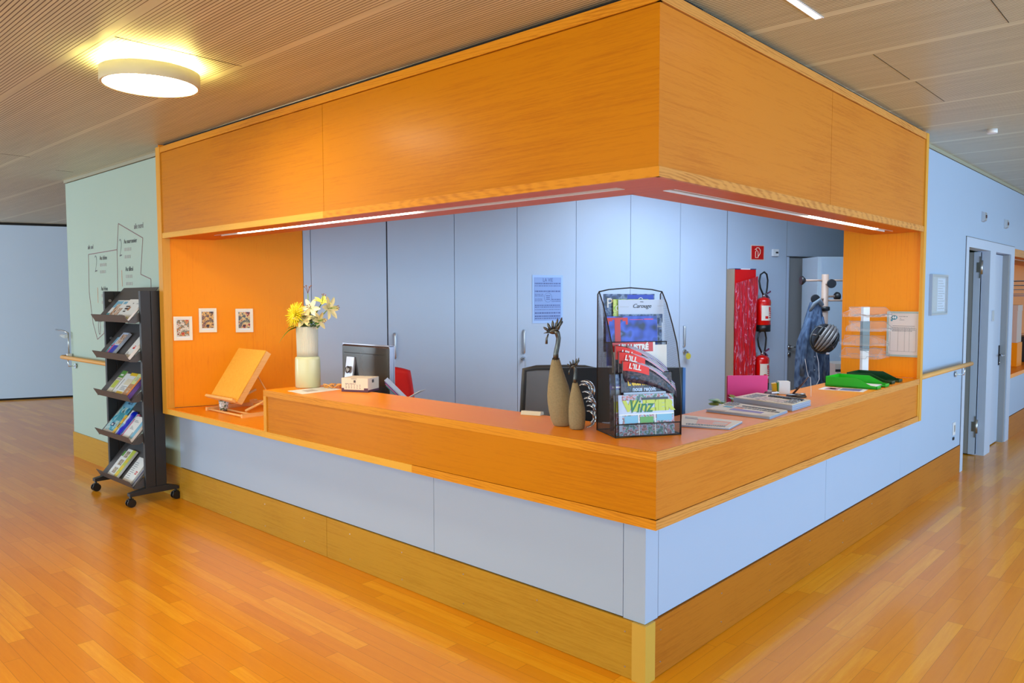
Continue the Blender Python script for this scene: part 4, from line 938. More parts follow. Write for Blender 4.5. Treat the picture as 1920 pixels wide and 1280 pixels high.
def mag(label, x0, x1, y, z0, z1, lean, th, base, decor=(), dz=0, rot=0, g='magazines in the wire rack'):
    w, h = x1-x0, z1-z0; mb = MB(); mats = [base]
    mb.box(0,w,0,th,0,h); 
    if len(decor) or True:
        mats.append(M['paper']); mb.mi = 1; mb.box(.001,w+.0008,.0006,th-.0006,.001,h-.001)
    for d in decor:
        mt = INK.get(d[0],d[0]) if isinstance(d[0],str) else d[0]
        if mt not in mats: mats.append(mt)
        mb.mi = mats.index(mt)
        if len(d) > 5:
            mb.text(d[5], Matrix.Translation(((d[1]+d[2])/2*w,-.0016-.0003*decor.index(d)*.4,(d[3]+d[4])/2*h))@UP, size=(d[4]-d[3])*h*1.25, ext=.0003, sx=(d[6] if len(d)>6 else 1), shear=(d[7] if len(d)>7 else 0), bold=(d[8] if len(d)>8 else 0))
        else: mb.box(d[1]*w,d[2]*w,-.0003-.00012*decor.index(d),0,d[3]*h,d[4]*h)
    Rw = Matrix.Translation(RK) @ Matrix.Rotation(RZ,4,'Z'); p = Rw @ Vector((x0,y,z0))
    o = link('magazine', mb.mesh('magazine', mats)); mm = Matrix.Translation(p) @ Matrix.Rotation(RZ,4,'Z') @ Matrix.Rotation(rot,4,'Y') @ Matrix.Rotation(-lean,4,'X')
    o.location = p; o.rotation_euler = mm.to_euler(); tag(o,label,'magazine',g); return o
mag('colourful village magazine titled Vinzier at the front bottom of the wire rack', .022,.286,.010,.006,.183,.10,.006,P_VIN,
    [('paleblue',0,1,.52,1),(P_VIN,.02,1,.86,1),('lime',.10,.985,.58,.84,'VINZIER',1.12,0,.005),('paleblue',.0,.06,.1,1),('sky',.1,.34,.30,.48),('green',.38,.62,.30,.45),('sky',.68,.96,.34,.50),('white',.345,.365,0,.5),('white',.64,.66,0,.5),('white',0,1,.50,.525),
     (pl('dark_green_ink',C(14,110,60),.4),.08,.68,.52,.88,'Vinz',.85,.3,.0008),('dark',.42,.9,.86,.92)])
mag('second copy of the village magazine, just behind and left of the Vinzier cover', .006,.270,.022,.006,.181,.10,.005,P_VIN,[('paleblue',0,1,.55,1),('lime',.0,.3,.58,.85)])
mag('pale blue magazine edge just above the Vinzier cover', .06,.262,.034,.006,.190,.10,.004,INK['paleblue'])
mag('dark rock magazine with yellow headline L\'éternel rocker in the second pocket', .055,.300,.060,.02,.272,.06,.006,P_DARK,
    [('tan',.33,.41,.90,.99),('grey',.52,.55,.91,.99),('grey',.66,.69,.91,.99),('yellow',.10,.94,.775,.885,"L'éternel rocker",.84,0,.0016),('paleblue',.10,.80,.675,.76,'nous reçoit',.9,0,.0012)])
mag('blue and lilac magazine at the left end of the second pocket', .006,.062,.070,.02,.268,.06,.006,P_PBL,[('purple',0,1,.74,.80),('white',.2,.9,.755,.785),('grey',.1,.95,.58,.72)])
for k,(x0,x1,z0,z1,y,rt,lb) in enumerate(((.036,.245,.255,.405,.120,0,'red-topped weekly at the back of the third pocket, partly hidden'),)):
    mag(lb,x0,x1,y,z0,z1,.05,.006,INK['white'],[('red',0,.95,.72,1),('white',.08,.9,.76,.94,"L'ILLUSTRÉ",.9,0,.002)])
mag('white magazine page with a small portrait at the right of the third pocket', .15,.306,.128,.25,.392,.04,.006,INK['white'],[(P_FACE,.42,.58,.62,.82),('dark',.42,.60,.56,.62)])
# weeklies that sag over to the right
def sag(label, x0, z0, L, H, y, drop, mats_, th=.010):
    mb = MB()
    def fn(off):
        def f(u,v):
            x = x0+L*u*(.97-.06*u); zz = z0+H*v*(1-.72*u**1.5)-drop*u**2.0
            return (x, y-.006*u-.010*math.sin(PI*u)+off, zz)
        return f
    for i in range(5):
        mb.mi = (0,1,2,1,3)[i]; mb.grid(fn(i*th/5),12,4,t=th/5*.9)
    # printed head of the cover
    mb.mi = 4; mb.grid(lambda u,v: (x0+L*.42*u, fn(-.0012)(u*.42,.55+.43*v)[1], fn(0)(u*.42,.55+.43*v)[2]),8,2)
    mb.mi = 1
    T = Matrix.Translation((x0+L*.19,fn(-.0034)(.2,.8)[1],fn(0)(.19,.78)[2])) @ Matrix.Rotation(rad(12),4,'Y') @ UP
    mb.text("L'ILL", T, size=.032, ext=.0003, bold=.001)
    # fanned page edges along the sagging top
    for i in range(9):
        mb.mi = (2,1,5,1,2,1,0,1,2)[i]
        mb.grid(lambda u,v: (fn(0)(.22+.78*u,1)[0], y-.010*math.sin(PI*u)-.002+.003*v+i*.0018, fn(0)(.22+.78*u,1)[2]+.0042*i*(.35+u*.75)-.007*v),12,1,t=.0016)
    o = solo('magazine', mb, mats_, label, 'magazine', RK, RZ, 'magazines in the wire rack'); return o
WK = [P_DARK,INK['white'],INK['purple'],INK['grey'],pl('masthead_red',C(232,42,30),.4),INK['magenta']]
sag('sagging weekly with a red masthead, uppermost in the third pocket', .040,.255,.285,.140,.100,.045,WK)
sag('sagging weekly with a red masthead, middle one in the third pocket', .052,.250,.285,.118,.088,.055,WK)
sag('sagging weekly with a red masthead drooping lowest out of the third pocket', .065,.232,.285,.095,.074,.075,WK)
mag('dark blue magazine with a large red letter T in the fourth pocket', .020,.272,.148,.30,.522,.07,.006,P_BLUE,
    [('red',.02,.42,.93,.97),('red',.02,.06,.83,.95),('red',.38,.42,.83,.95),('red',.06,.12,.90,.95),('red',.32,.38,.90,.95),('red',.165,.275,.12,.95),('red',.10,.34,.08,.12),('magenta',.46,.72,.925,.935),('magenta',.74,.92,.925,.945)])
mag('dark blue-grey magazine showing only at the right of the letter T cover', .060,.300,.160,.30,.512,.07,.006,P_PBL,[('grey',.9,1,.8,.83)])
mag('pale local magazine with the handwritten title Carouge', .088,.318,.172,.36,.596,.04,.005,INK['paleblue'],
    [('dark',.22,.78,.83,.92,'Carouge',1.0,.35),('dark',.42,.58,.945,.965,'VIVRE',1.1),('grey',.03,.22,.86,.865),('grey',.84,.98,.875,.88),(P_PBL,.0,.95,.55,.72)])
mag('green magazine edge left of the Carouge title', .066,.240,.182,.40,.598,.03,.005,P_GRN,[('white',.04,.2,.72,.86,'C',1)])
mag('dark garden magazine with a white letter P at the back top of the rack', .024,.276,.194,.36,.622,.02,.005,P_PBL,
    [('white',.02,.20,.74,.93,'P',1.0),('blue',.46,.98,.80,.985),('white',.66,.78,.84,.94,'O',1)])

# ------------------------------------------------------------------ newspapers and things on the right-hand counter
NEWS = blotch('newsprint',[C(210,194,164),C(228,212,184),C(236,224,200)],8)
def paper(label, pts, z0, th, mat, decor=(), name='newspaper', g=None, sheets=4, edge=None, ext=()):
    mb = MB(); P = [Vector((p[0],p[1],0)) for p in pts]; c = sum(P,Vector())/4
    mats = [mat, edge or pl('newspaper_edge',C(170,180,205),.7)]
    for i in range(sheets):
        a = th*i/sheets; b = th*(i+.82)/sheets; k = 1-.012*(i%3)
        Q = [c+(p-c)*k for p in P]; mb.mi = 0 if i == sheets-1 else 1
        mb.hexa([Vector((q.x,q.y,a)) for q in Q],[Vector((q.x,q.y,b)) for q in Q])
    A = lambda u,v: (P[0]*(1-u)+P[1]*u)*(1-v)+(P[3]*(1-u)+P[2]*u)*v
    for d in decor:
        mt = INK.get(d[0],d[0]) if isinstance(d[0],str) else d[0]
        if mt not in mats: mats.append(mt)
        mb.mi = mats.index(mt)
        q = [A(d[1],d[3]),A(d[2],d[3]),A(d[2],d[4]),A(d[1],d[4])]
        mb.hexa([Vector((p.x,p.y,th*.8)) for p in q],[Vector((p.x,p.y,th+.0003+.00012*decor.index(d))) for p in q])
    o = solo(name, mb, mats, label, 'newspaper' if name=='newspaper' else name, (0,0,z0), group=g)
    return o
def greek(u0,u1,v0,v1,rows,seed,mat='grey',wr=(.02,.06)):
    r = random.Random(seed); out = []; h = (v1-v0)/rows
    for i in range(rows):
        u = u0
        while u < u1-.02:
            w = min(r.uniform(*wr),u1-u); out.append((mat,u,u+w,v0+i*h,v0+i*h+h*.55)); u += w+.012
    return out
paper('folded newspaper with an orange picture next to the magazine rack', [(-.229,.577),(-.022,.648),(-.064,.868),(-.386,.855)], HT+.001, .009, M['paper'],
      [('orange',.30,.88,.22,.72),('tan',.6,.85,.3,.6),('navy',.06,.30,.66,.70),('navy',.06,.28,.78,.80)]+greek(.1,.9,.06,.16,2,1), g='newspapers on the counter')
paper('folded newspaper with a bold headline and blue-purple picture, nearer of the two big ones', [(-.372,1.075),(-.012,1.058),(-.036,1.327),(-.420,1.424)], HT+.001, .014, NEWS,
      [('purple',.30,.80,.22,.40),('teal',.12,.26,.42,.58),('orange',.30,.44,.44,.58),('tan',.02,.3,.02,.12)]+greek(.30,.98,.56,.66,1,3,'dark',(.03,.08))+greek(.34,.88,.72,.82,1,4,'dark',(.03,.08))+greek(.05,.25,.66,.95,4,5), g='newspapers on the counter', sheets=6)
paper('thick stack of newspapers with a sepia picture, behind the nearer folded one', [(-.425,1.486),(-.040,1.395),(-.050,1.671),(-.418,1.775)], HT+.001, .034, NEWS,
      [(P_FACE,.34,.52,.12,.55),(P_FACE,.66,.80,.10,.45),('tan',.52,.66,.2,.5)]+greek(.1,.3,.2,.8,5,6)+greek(.8,.97,.2,.8,5,7)+greek(.36,.96,.66,.8,2,8,'dark'), g='newspapers on the counter', sheets=9)
# plant on the desk
t = thing('potted_plant', 'variegated green potted plant peeping up behind the newspapers', 'plant', (-.555,1.725,.741))
part(t,'pot', MB().lathe([(.05,0),(.065,.12),(.07,.125),(.07,.14),(.06,.14),(.055,.12)], n=24), pl('white_pot',C(220,220,215),.4))
part(t,'soil', MB().lathe([(.0001,.118),(.058,.118)],n=20), pl('soil',C(60,44,34),.9))
VL = [GREEN, pl('pale_variegated_leaf',C(170,196,110),.45,noise=.3,nscale=60)]
rr = random.Random(4)
for k in range(15):
    a = rr.uniform(0,2*PI); e = Vector((.08*math.cos(a),.08*math.sin(a),rr.uniform(.22,.31)))
    m_ = MB(); m_.tube([(0,0,.12),e*.5+Vector((0,0,.1)),e],.0025,5); m_.mi = 1; leaf(m_, e, Vector((math.cos(a),math.sin(a),.7)), rr.uniform(.07,.10), .05, .5, rr.uniform(-.6,.6)); part(t,'leaf', m_, [STEM, VL[k%2]])
# pink folder etc.
t = thing('folder', 'bright pink folder standing upright behind the newspapers', 'folder', (-.54,1.915,.741), CAMZ)
PK = pl('hot_pink_card',C(240,50,130),.5)
part(t,'cover', MB().box(-.128,.122,0,.004,.0,.412), PK); part(t,'back_cover', MB().box(-.125,.132,.030,.034,.0,.405), pl('rose_card',C(205,60,90),.5)); part(t,'papers', MB().box(-.12,.12,.006,.028,.004,.39), M['paper'])
t = thing('stapler', 'small dark red and white stapler on the inner edge of the counter', 'stapler', (-.375,1.875,HT+.001), rad(60))
part(t,'base', MB().box(-.045,.045,-.012,.012,0,.008), M['blackp']); part(t,'arm', MB().prismy([(-.045,.010),(.04,.014),(.03,.032),(-.03,.034),(-.045,.022)],-.010,.010), pl('dark_maroon',C(70,14,24),.3)); part(t,'label_strip', MB().box(.0,.05,-.0115,.0115,.022,.030), M['whitep'])
t = thing('note_block', 'white note block with yellow and green sheets at its left side', 'note block', (-.385,2.06,HT+.001), CAMZ-.15)
part(t,'block', MB().box(-.022,.045,-.02,.045,0,.078), M['paper'], bev=.001)
part(t,'yellow_sheets', MB().hexa([(-.052,.0,0),(-.030,-.018,0),(-.030,.04,0),(-.052,.04,0)],[(-.060,.0,.062),(-.036,-.018,.068),(-.036,.04,.068),(-.060,.04,.062)]), INK['yellow'])
part(t,'green_sheets', MB().box(-.029,-.024,-.019,.04,0,.070), INK['green'])
t = thing('desk_pen', 'dark brown desk pen slanting up from a round black base with a bead chain', 'pen', (-.263,1.985,HT+.001), CAMZ)
part(t,'base', MB().lathe([(.058,0),(.060,.004),(.055,.012),(.030,.018),(.0001,.019)], n=32), pl('brown_black',C(38,20,16),.3))
part(t,'clip', MB().tube([(.0,-.03,.018),(.02,-.035,.022),(.045,-.02,.018)],.005,8), M['steel'])
part(t,'pen', MB().tube([(-.020,0,.018),(.045,.005,.085),(.075,.008,.120)],[.006,.005,.0035],10), pl('dark_wood_pen',C(64,26,18),.3))
part(t,'chain', MB().tube([(.075,.008,.120),(.083,.0,.118),(.085,-.01,.05),(.082,-.02,.002)],.0014,5).tube([(.075,.008,.12),(.085,.06,.15),(.095,.12,.22)],.0012,5), M['whitep'])
BG = pl('beige_leatherette',C(196,172,142),.6)
office_chair('beige chair whose rounded back shows just behind the desk pen', (-.80,2.62,0), CAMZ+PI, .42,.40,.60, BG, M['blackp'], .04)
mb = MB(); mb.prism([(-.308,2.445),(-.040,2.485),(-.062,2.654),(-.327,2.616)],0,.0008)
for (mt,a) in ((1,[(-.28,2.475),(-.20,2.487),(-.215,2.60),(-.295,2.588)]),(2,[(-.19,2.49),(-.07,2.508),(-.085,2.62),(-.205,2.602)]),(3,[(-.26,2.50),(-.22,2.506),(-.23,2.57),(-.27,2.564)])):
    mb.mi = mt; mb.prism(a,.0008,.0013)
solo('flyer', mb, [M['paper'],INK['pink'],INK['purple'],INK['white']], 'purple and white flyer lying partly under the bright green letter tray', 'flyer', (0,0,HT+.0004))
def tray(label, x0, x1, y0, y1, mat, paper_=True):
    t = thing('letter_tray', label, 'tray', ((x0+x1)/2,(y0+y1)/2,HT+.0025), 0, 'letter trays on the counter')
    W = (x1-x0)/2; D_ = (y1-y0)/2; h = .064; th = .003
    part(t,'floor', MB().box(-W,W-.03,-D_,D_,.004,.007).box(W-.03,W,-D_,-D_*.35,.004,.007).box(W-.03,W,D_*.35,D_,.004,.007), mat)
    for s in (-1,1):
        y = s*D_; part(t,'side_wall', MB().prismy([(-W,.0),(W,.0),(W,.018),(W-.04,.022),(W-.13,h),(-W,h)], min(y,y-s*th), max(y,y-s*th)), mat)
    part(t,'back_wall', MB().box(-W,-W+th,-D_,D_,.0,h), mat)
    part(t,'front_lip', MB().box(W-.003,W,-D_,-D_*.35,0,.020).box(W-.003,W,D_*.35,D_,0,.020), mat)
    if paper_: solo('paper_stack', MB().box(-.14,.135,-.10,.10,0,.004), M['paper'], 'thin stack of white paper inside the bright green letter tray','paper', ((x0+x1)/2-.005,(y0+y1)/2,HT+.0105))
tray('bright green plastic letter tray, the nearer one', -.345,-.012,2.665,2.915, pl('bright_green_plastic',C(30,185,30),.3))
tray('dark green plastic letter tray behind the bright green one', -.335,-.035,3.04,3.285, pl('dark_green_plastic',C(8,66,34),.3), False)
# leaflet carousel
t = thing('leaflet_carousel', 'rotating stand with four tiers of clear acrylic pockets on a white column', 'carousel', (-.335,3.40,HT+.001), CAMZ)
part(t,'base', MB().lathe([(.085,0),(.088,.004),(.07,.014),(.03,.018)], n=32), M['whitep'])
part(t,'column', MB().box(-.024,.024,-.02,.02,.016,.528), M['whitep'], bev=.003); part(t,'column_sleeve', MB().box(-.026,.026,-.022,.022,.20,.42), pl('slate_grey',C(110,124,132),.4))
AC = clear('clear_acrylic',(.86,.90,.95,1),.04); AE = clear('acrylic_edge',(.42,.36,.38,1),.7)
def pocket(par, ang, z, w=.27, d=.10, h=.07):
    Mr = Matrix.Rotation(ang,4,'Z'); Mr = Mr @ Matrix.Translation((0,-.028,z))
    a = MB(); a.sheet((-w/2,-d,0),(w/2,-d,0),(w/2,0,0),(-w/2,0,0),.002)
    a.hexa([(-w/2,-d,0),(w/2,-d,0),(w/2,-d-.002,0),(-w/2,-d-.002,0)],[(-w/2,-d,.016),(w/2,-d,.016),(w/2,-d-.002,.016),(-w/2,-d-.002,.016)])
    for s in (-1,1): x = s*w/2; a.prismx([(-d,0),(0,0),(0,h),(-d,.028)], x-.001, x+.001)
    a.box(-w/2,w/2,-.002,0,0,h); a.xf(Mr)
    p = part(par,'pocket', a, AC)
    e = MB(); pts = [(-w/2,-d,.017),(-w*.22,-d,.017),(-w*.19,-d,.0),(w*.19,-d,.0),(w*.22,-d,.017),(w/2,-d,.017)]
    e.tube([Mr@Vector(q) for q in pts],.0016,5); e.tube([Mr@Vector(q) for q in ((w/2,-d,0),(w/2,-d,.028),(w/2,0,h),(-w/2,0,h),(-w/2,-d,.028),(-w/2,-d,0))],.0012,5)
    part(p,'rim', e, AE); return p
for z,angs in ((.455,(0,2.2,-2.2)),(.350,(.15,2.3,-2.0)),(.245,(-.5,1.4,-2.4)),(.150,(-.75,.75,2.6))):
    for a in angs: pocket(t,a,z)
mb = MB(); mb.grid(lambda u,v:(-.12+.24*u,-.10+.06*v,.004*math.sin(9*u)+.006*v),14,3,t=.003)
solo('leaflet', mb, blotch('crumpled_leaflet',[C(200,190,185),C(120,90,70),C(230,228,225)],30), 'crumpled leaflets lying in the top tier of the acrylic carousel', 'leaflet', (-.335,3.40,HT+.001+.464), CAMZ)
# framed timetable on the right lining
t = thing('notice_frame', 'clear-framed timetable notice with a blue 44 logo on the right oak panel', 'notice', (-.125,3.598,1.191))
w = .1155; h = .338
f = MB(); b = .014; f.box(-w,w,-.008,0,0,b); f.box(-w,w,-.008,0,h-b,h); f.box(-w,-w+b,-.008,0,b,h-b); f.box(w-b,w,-.008,0,b,h-b)
part(t,'frame', f, pl('frosted_frame',C(170,184,180),.35)); part(t,'sheet', MB().box(-w+b,w-b,-.004,-.0008,b,h-b), pl('notice_paper',C(226,214,214),.6))
lg = MB(); lg.lathe([(.0001,0),(.021,0),(.021,.0008),(.0001,.0008)], n=24, fx=1.05, fy=.8); lg.xf(Matrix.Translation((-.065,-.0045,.292))@UP); 
l2 = MB(); l2.lathe([(.0001,0),(.008,0),(.008,.0008),(.0001,.0008)], n=16); l2.xf(Matrix.Translation((-.083,-.0045,.272))@UP); lg.add(l2.v,l2.f,False)
lg.mi = 1; lg.text('44', Matrix.Translation((-.065,-.0056,.292))@UP, size=.028, ext=.0004, bold=.0008)
part(t,'logo', lg, [pl('logo_blue',C(80,150,175),.5),M['whitep']])
g = MB()
for x in (-.090,-.036,.010,.042,.088): g.box(x-.0006,x+.0006,-.0046,-.004,.040,.212)
for z in (.040,.198,.212): g.box(-.090,.088,-.0046,-.004,z-.0006,z+.0006)
g.box(-.075,.078,-.0046,-.004,.228,.231)
rr = random.Random(9)
for z,x0,x1 in ((.300,-.03,.03),(.286,-.025,-.018),(.275,-.028,.005),(.216,-.08,.08),(.204,-.085,.08),(.192,-.08,.06)):
    x = x0
    while x < x1: ww = rr.uniform(.004,.012); g.box(x,min(x+ww,x1),-.0046,-.004,z-.0018,z+.0018); x += ww+.003
part(t,'table_print', g, M['greyink'])

# ------------------------------------------------------------------ on the staff-side wall
def OWt(s,o,z): return tuple(OW(s,o,z))
t = thing('poster', 'printed LA VIE poster in a clear sleeve on the grey-white cupboard', 'poster', OWt(3.508,.002,1.380), RZO)
w = .175; h = .478
part(t,'sleeve', MB().box(-w,w,-.002,0,0,h), pl('sleeve_pale_blue',C(170,200,246),.25,coat=.4))
part(t,'sheet', MB().box(-w+.018,w-.02,-.003,-.002,.025,h-.022), pl('poster_blue_grey',C(140,166,220),.35))
PT = pl('poster_print',C(84,100,156),.5)
m_ = MB().text('LA VIE', Matrix.Translation((0,-.0034,h-.05))@UP, size=.052, ext=.0003, sx=.8); part(t,'title', m_, PT)
m_ = MB(); rr = random.Random(21)
def row(z, hh, x0=-.148, x1=.145, dens=.006):
    x = x0
    while x < x1: ww = rr.uniform(.006,.024); m_.box(x,min(x+ww,x1),-.0036,-.003,z-hh/2,z+hh/2); x += ww+dens
for z,hh in ((.395,.013),(.372,.008),(.318,.013),(.178,.011),(.160,.008),(.135,.006),(.102,.014),(.070,.014),(.048,.010)): row(z,hh)
for z in (.288,.272): row(z,.006,-.148,-.05)
for z in (.236,.218): row(z,.009,.045,.145)
for z in (.222,.232,.242): row(z,.004,-.148,-.06)
part(t,'ring_print', MB().tube([(.002+.043*math.cos(a),-.0036,.256+.046*math.sin(a)) for a in [i*2*PI/28 for i in range(28)]],.0012,4,closed=True), PT)
for z in (.274,.256,.238): row(z,.007,-.02,.024,.002)
part(t,'print', m_, PT)
t = thing('fire_sign', 'square red fire extinguisher sign on the wall above the extinguishers', 'sign', OWt(6.315,.003,2.07), RZO)
rs = pl('sign_red',C(214,20,16),.35)
part(t,'border', MB().box(-.105,.105,-.004,0,-.01,.165), pl('sign_border',C(226,206,196),.4)); part(t,'plate', MB().box(-.094,.094,-.006,-.003,.0,.155), rs)
g = MB(); k = .0072
g.tube([(-.035,-.0065,.02),(-.035,-.0065,.085),(-.015,-.0065,.105),(.006,-.0065,.085),(.006,-.0065,.02),(-.035,-.0065,.02)],.0045,6)
g.tube([(-.015,-.0065,.105),(-.03,-.0065,.118),(-.012,-.0065,.135),(.018,-.0065,.133),(.042,-.0065,.105),(.038,-.0065,.07),(.010,-.0065,.035)],.0048,6)
g.tube([(-.03,-.0065,.118),(-.045,-.0065,.112)],.004,6)
part(t,'pictogram', g, pl('pictogram_cream',C(244,226,200),.5))
mb = MB(); mb.box(-.045,.045,-.028,0,0,.082); t = thing('thermostat', 'small grey-white sensor box on the wall right of the red fire sign', 'sensor', OWt(6.585,.003,2.112), RZO)
part(t,'case', mb, M['whitep'], bev=.003); part(t,'display', MB().box(-.005,.035,-.0295,-.0275,.032,.052), M['ink'])

# red panel in shiny film
def filmmat():
    m, nt, b = newmat('crinkled_film_over_red'); L = nt.links
    tc = N(nt,'ShaderNodeTexCoord'); mp = N(nt,'ShaderNodeMapping'); mp.inputs['Scale'].default_value = (11,9,2.2); mp.inputs['Rotation'].default_value = (0,rad(24),0)
    L.new(tc.outputs['Object'], mp.inputs['Vector'])
    no = N(nt,'ShaderNodeTexNoise'); no.inputs['Scale'].default_value = 1.8; no.inputs['Detail'].default_value = 5; no.inputs['Distortion'].default_value = 2.2
    L.new(mp.outputs[0], no.inputs['Vector'])
    rp = ramp(nt,[(.40,C(214,4,20)),(.56,C(206,14,50)),(.615,C(232,150,180)),(.65,C(205,16,56))]); L.new(no.outputs['Fac'], rp.inputs[0]); L.new(rp.outputs[0], b.inputs['Base Color'])  # pinkish band of the ramp paints highlight streaks on the film
    bp = N(nt,'ShaderNodeBump'); bp.inputs['Strength'].default_value = 1; bp.inputs['Distance'].default_value = .03; L.new(no.outputs['Fac'], bp.inputs['Height']); L.new(bp.outputs['Normal'], b.inputs['Normal'])
    b.inputs['Roughness'].default_value = .16; b.inputs['Coat Weight'].default_value = .8
    return m
t = thing('wrapped_panel', 'tall red padded panel wrapped in shiny crinkled plastic film beside the extinguishers', 'panel', OWt(6.04,.005,.0), RZO)
part(t,'panel', MB().box(-.165,.150,-.11,-.002,.0,1.945), pl('red_panel',C(222,8,14),.4), bev=.006)
m_ = MB(); rr = random.Random(8)
def film(u,v):
    x = -.172+.325*u+.012*math.sin(6*v+2*u); z = .05+1.74*v+.08*u
    fold = .010*math.sin(26*(u*.9+v*1.6)+3*math.sin(5*v))*(.4+.6*(1-v))+.006*math.sin(60*u+11*v)*(1-v*.6)
    return (x, -.127-fold-.006*math.sin(PI*u), z)
m_.grid(film,44,110); part(t,'plastic_film', m_, filmmat()); part(t,'dark_corner', MB().box(-.165,-.085,-.112,-.004,1.945,1.955).box(.08,.15,-.112,-.004,1.945,1.955), M['navy'] if 'navy' in M else INK['navy']); part(t,'top_paper', MB().box(-.08,.08,-.09,-.01,1.94,1.957), M['paper'])
part(t,'side_slab', MB().box(-.19,-.172,-.11,-.002,.0,1.95), pl('beige_side',C(168,148,128),.7))  # beige slab along the left side of the panel

# fire extinguishers
XR = pl('extinguisher_red',C(214,8,8),.2,coat=.6); XB = pl('extinguisher_black',C(16,16,18),.4)
def extinguisher(label, s, z):
    t = thing('fire_extinguisher', label, 'fire extinguisher', OWt(s,.125,z), RZO, 'wall fire extinguishers')
    part(t,'cylinder', MB().lathe([(.078,.075),(.080,.08),(.080,.34),(.076,.365),(.055,.385),(.03,.395)], n=36), XR)
    part(t,'foot_ring', MB().lathe([(.074,0),(.080,.004),(.081,.078),(.076,.079)], n=36), XB)
    l = MB(); l.add([(.0812*math.cos(a),.0812*math.sin(a),zz) for zz in (.13,.30) for a in [rad(-150+i*8) for i in range(17)]],[(i,i+1,18+i,17+i) for i in range(16)],True)
    lo = part(t,'label', l, pl('extinguisher_label',C(232,222,212),.4))
    p = MB()
    def patch(a0,a1,z0,z1,r=.0818): 
        k = 6; p.add([(r*math.cos(rad(a0+(a1-a0)*i/k)),r*math.sin(rad(a0+(a1-a0)*i/k)),zz) for zz in (z0,z1) for i in range(k+1)],[(i,i+1,k+2+i,k+1+i) for i in range(k)],True)
    for z0 in (.16,.185,.205,.225): patch(-88,-26,z0,z0+.012)
    patch(-90,-70,.24,.285); patch(-60,-28,.24,.275); patch(-120,-95,.15,.18)
    part(lo,'label_print', p, rs)
    p = MB(); patch(-60,-30,.315,.345,.0822); part(t,'gauge_sticker', p, INK['yellow'])
    v = MB(); v.cyl((0,0,.393),(0,0,.43),.018,n=14); v.tube([(-.02,0,.425),(.03,-.01,.435)],.009,8); part(t,'valve', v, M['steel'])
    part(t,'lever', MB().prismy([(-.015,.430),(.03,.44),(.095,.462),(.10,.470),(.098,.452),(.03,.425)],-.012,.012).prismy([(-.01,.425),(.05,.42),(.09,.385),(.082,.38),(.04,.408)],-.010,.010), pl('lever_maroon',C(110,40,80),.35))
    part(t,'hose', MB().tube([(-.02,-.01,.425),(-.065,-.01,.50),(-.078,-.005,.58),(-.055,-.0,.655),(.0,0,.685),(.04,0,.66),(.058,0,.59),(.050,0,.50),(.035,0,.425),(.06,-.01,.36)],.010,8), XB)
    part(t,'bracket', MB().box(-.03,.03,.078,.104,.25,.30).box(-.02,.02,.09,.104,.1,.42), M['steel'])
extinguisher('red fire extinguisher with a black hose, the upper of the two', 6.305,1.235)
extinguisher('red fire extinguisher with a black hose, the lower of the two', 6.295,.568)

# coat stand, jacket, helmet, rucksack
t = thing('coat_stand', 'beige coat stand with black round knobs near the back door', 'coat stand', (-1.31,5.19,0), CAMZ)
BP = pl('beige_pole',C(176,146,128),.4)
part(t,'pole', MB().cyl((0,0,.03),(0,0,1.86),.034,n=24), BP); part(t,'base', MB().lathe([(.20,0),(.20,.012),(.05,.03)],n=32), BP)
part(t,'collar', MB().lathe([(.036,1.495),(.05,1.50),(.05,1.535),(.036,1.54)],n=20), M['blackp']); part(t,'joint_ring', MB().lathe([(.0345,.92),(.0355,.922),(.0355,.928),(.0345,.93)],n=20), M['ink'])
for (x,y,z,lx) in ((-.215,0,1.80,1),(.23,.02,1.80,1),(0,-.14,1.765,0),(-.14,-.10,1.615,0),(.13,.05,1.64,1),(.19,-.02,1.60,1)):
    e = Vector((x,y,z)); a = part(t,'arm', MB().tube([(0,0,z),e],.010,8), BP); d = Vector((x,y,0)).normalized() if lx else Vector((0,-1,0))
    part(a,'knob', MB().tube([e-d*.015,e+d*.012,e+d*.03],[.02,.045,.042],18), M['blackp'])
DN = blotch('denim_cloth',[C(34,46,70),C(54,74,104),C(84,104,132),C(40,56,84)],16,rough=.85,stretch=(1,1,.4))
t = thing('denim_jacket', 'blue denim jacket hanging from the left knob of the coat stand', 'jacket', (-1.31,5.19,0), CAMZ)
def jk(u,v,front=1):
    z = 1.585-.86*v; a = 2*PI*u
    w = .045+.085*min(1,v*2.2)+.035*v; dp = .03+.045*min(1,v*3)
    cx = -.135-.05*v*.6; fold = 1+.10*math.sin(5*a+2*v)+.06*math.sin(9*a-6*v)
    return (cx+w*math.cos(a)*fold, -.10+dp*math.sin(a)*fold, z-.02*math.sin(3*a)*v)
m_ = MB(); m_.grid(jk,40,22); bo = part(t,'body', m_, DN)
m_ = MB(); m_.tube([(-.20,-.13,1.42),(-.245,-.14,1.2),(-.262,-.14,1.0),(-.268,-.13,.86)],[.035,.048,.046,.04],14,flat=.7); part(t,'sleeve', m_, DN); m_ = MB(); m_.tube([(-.08,-.12,1.44),(-.05,-.12,1.25),(-.045,-.13,1.0),(-.05,-.13,.80)],[.03,.045,.044,.038],14,flat=.7); part(t,'sleeve', m_, DN)
m_ = MB(); m_.tube([(-.19,-.12,1.50),(-.16,-.15,1.57),(-.12,-.155,1.60),(-.08,-.14,1.55)],[.022,.03,.03,.02],10,flat=.6); part(t,'collar', m_, pl('faded_denim',C(120,130,140),.9))
for z in (1.35,1.2,1.05,.92): part(t,'button', MB().cyl((-.16,-.178,z),(-.16,-.184,z),.007,n=8), M['steel'])
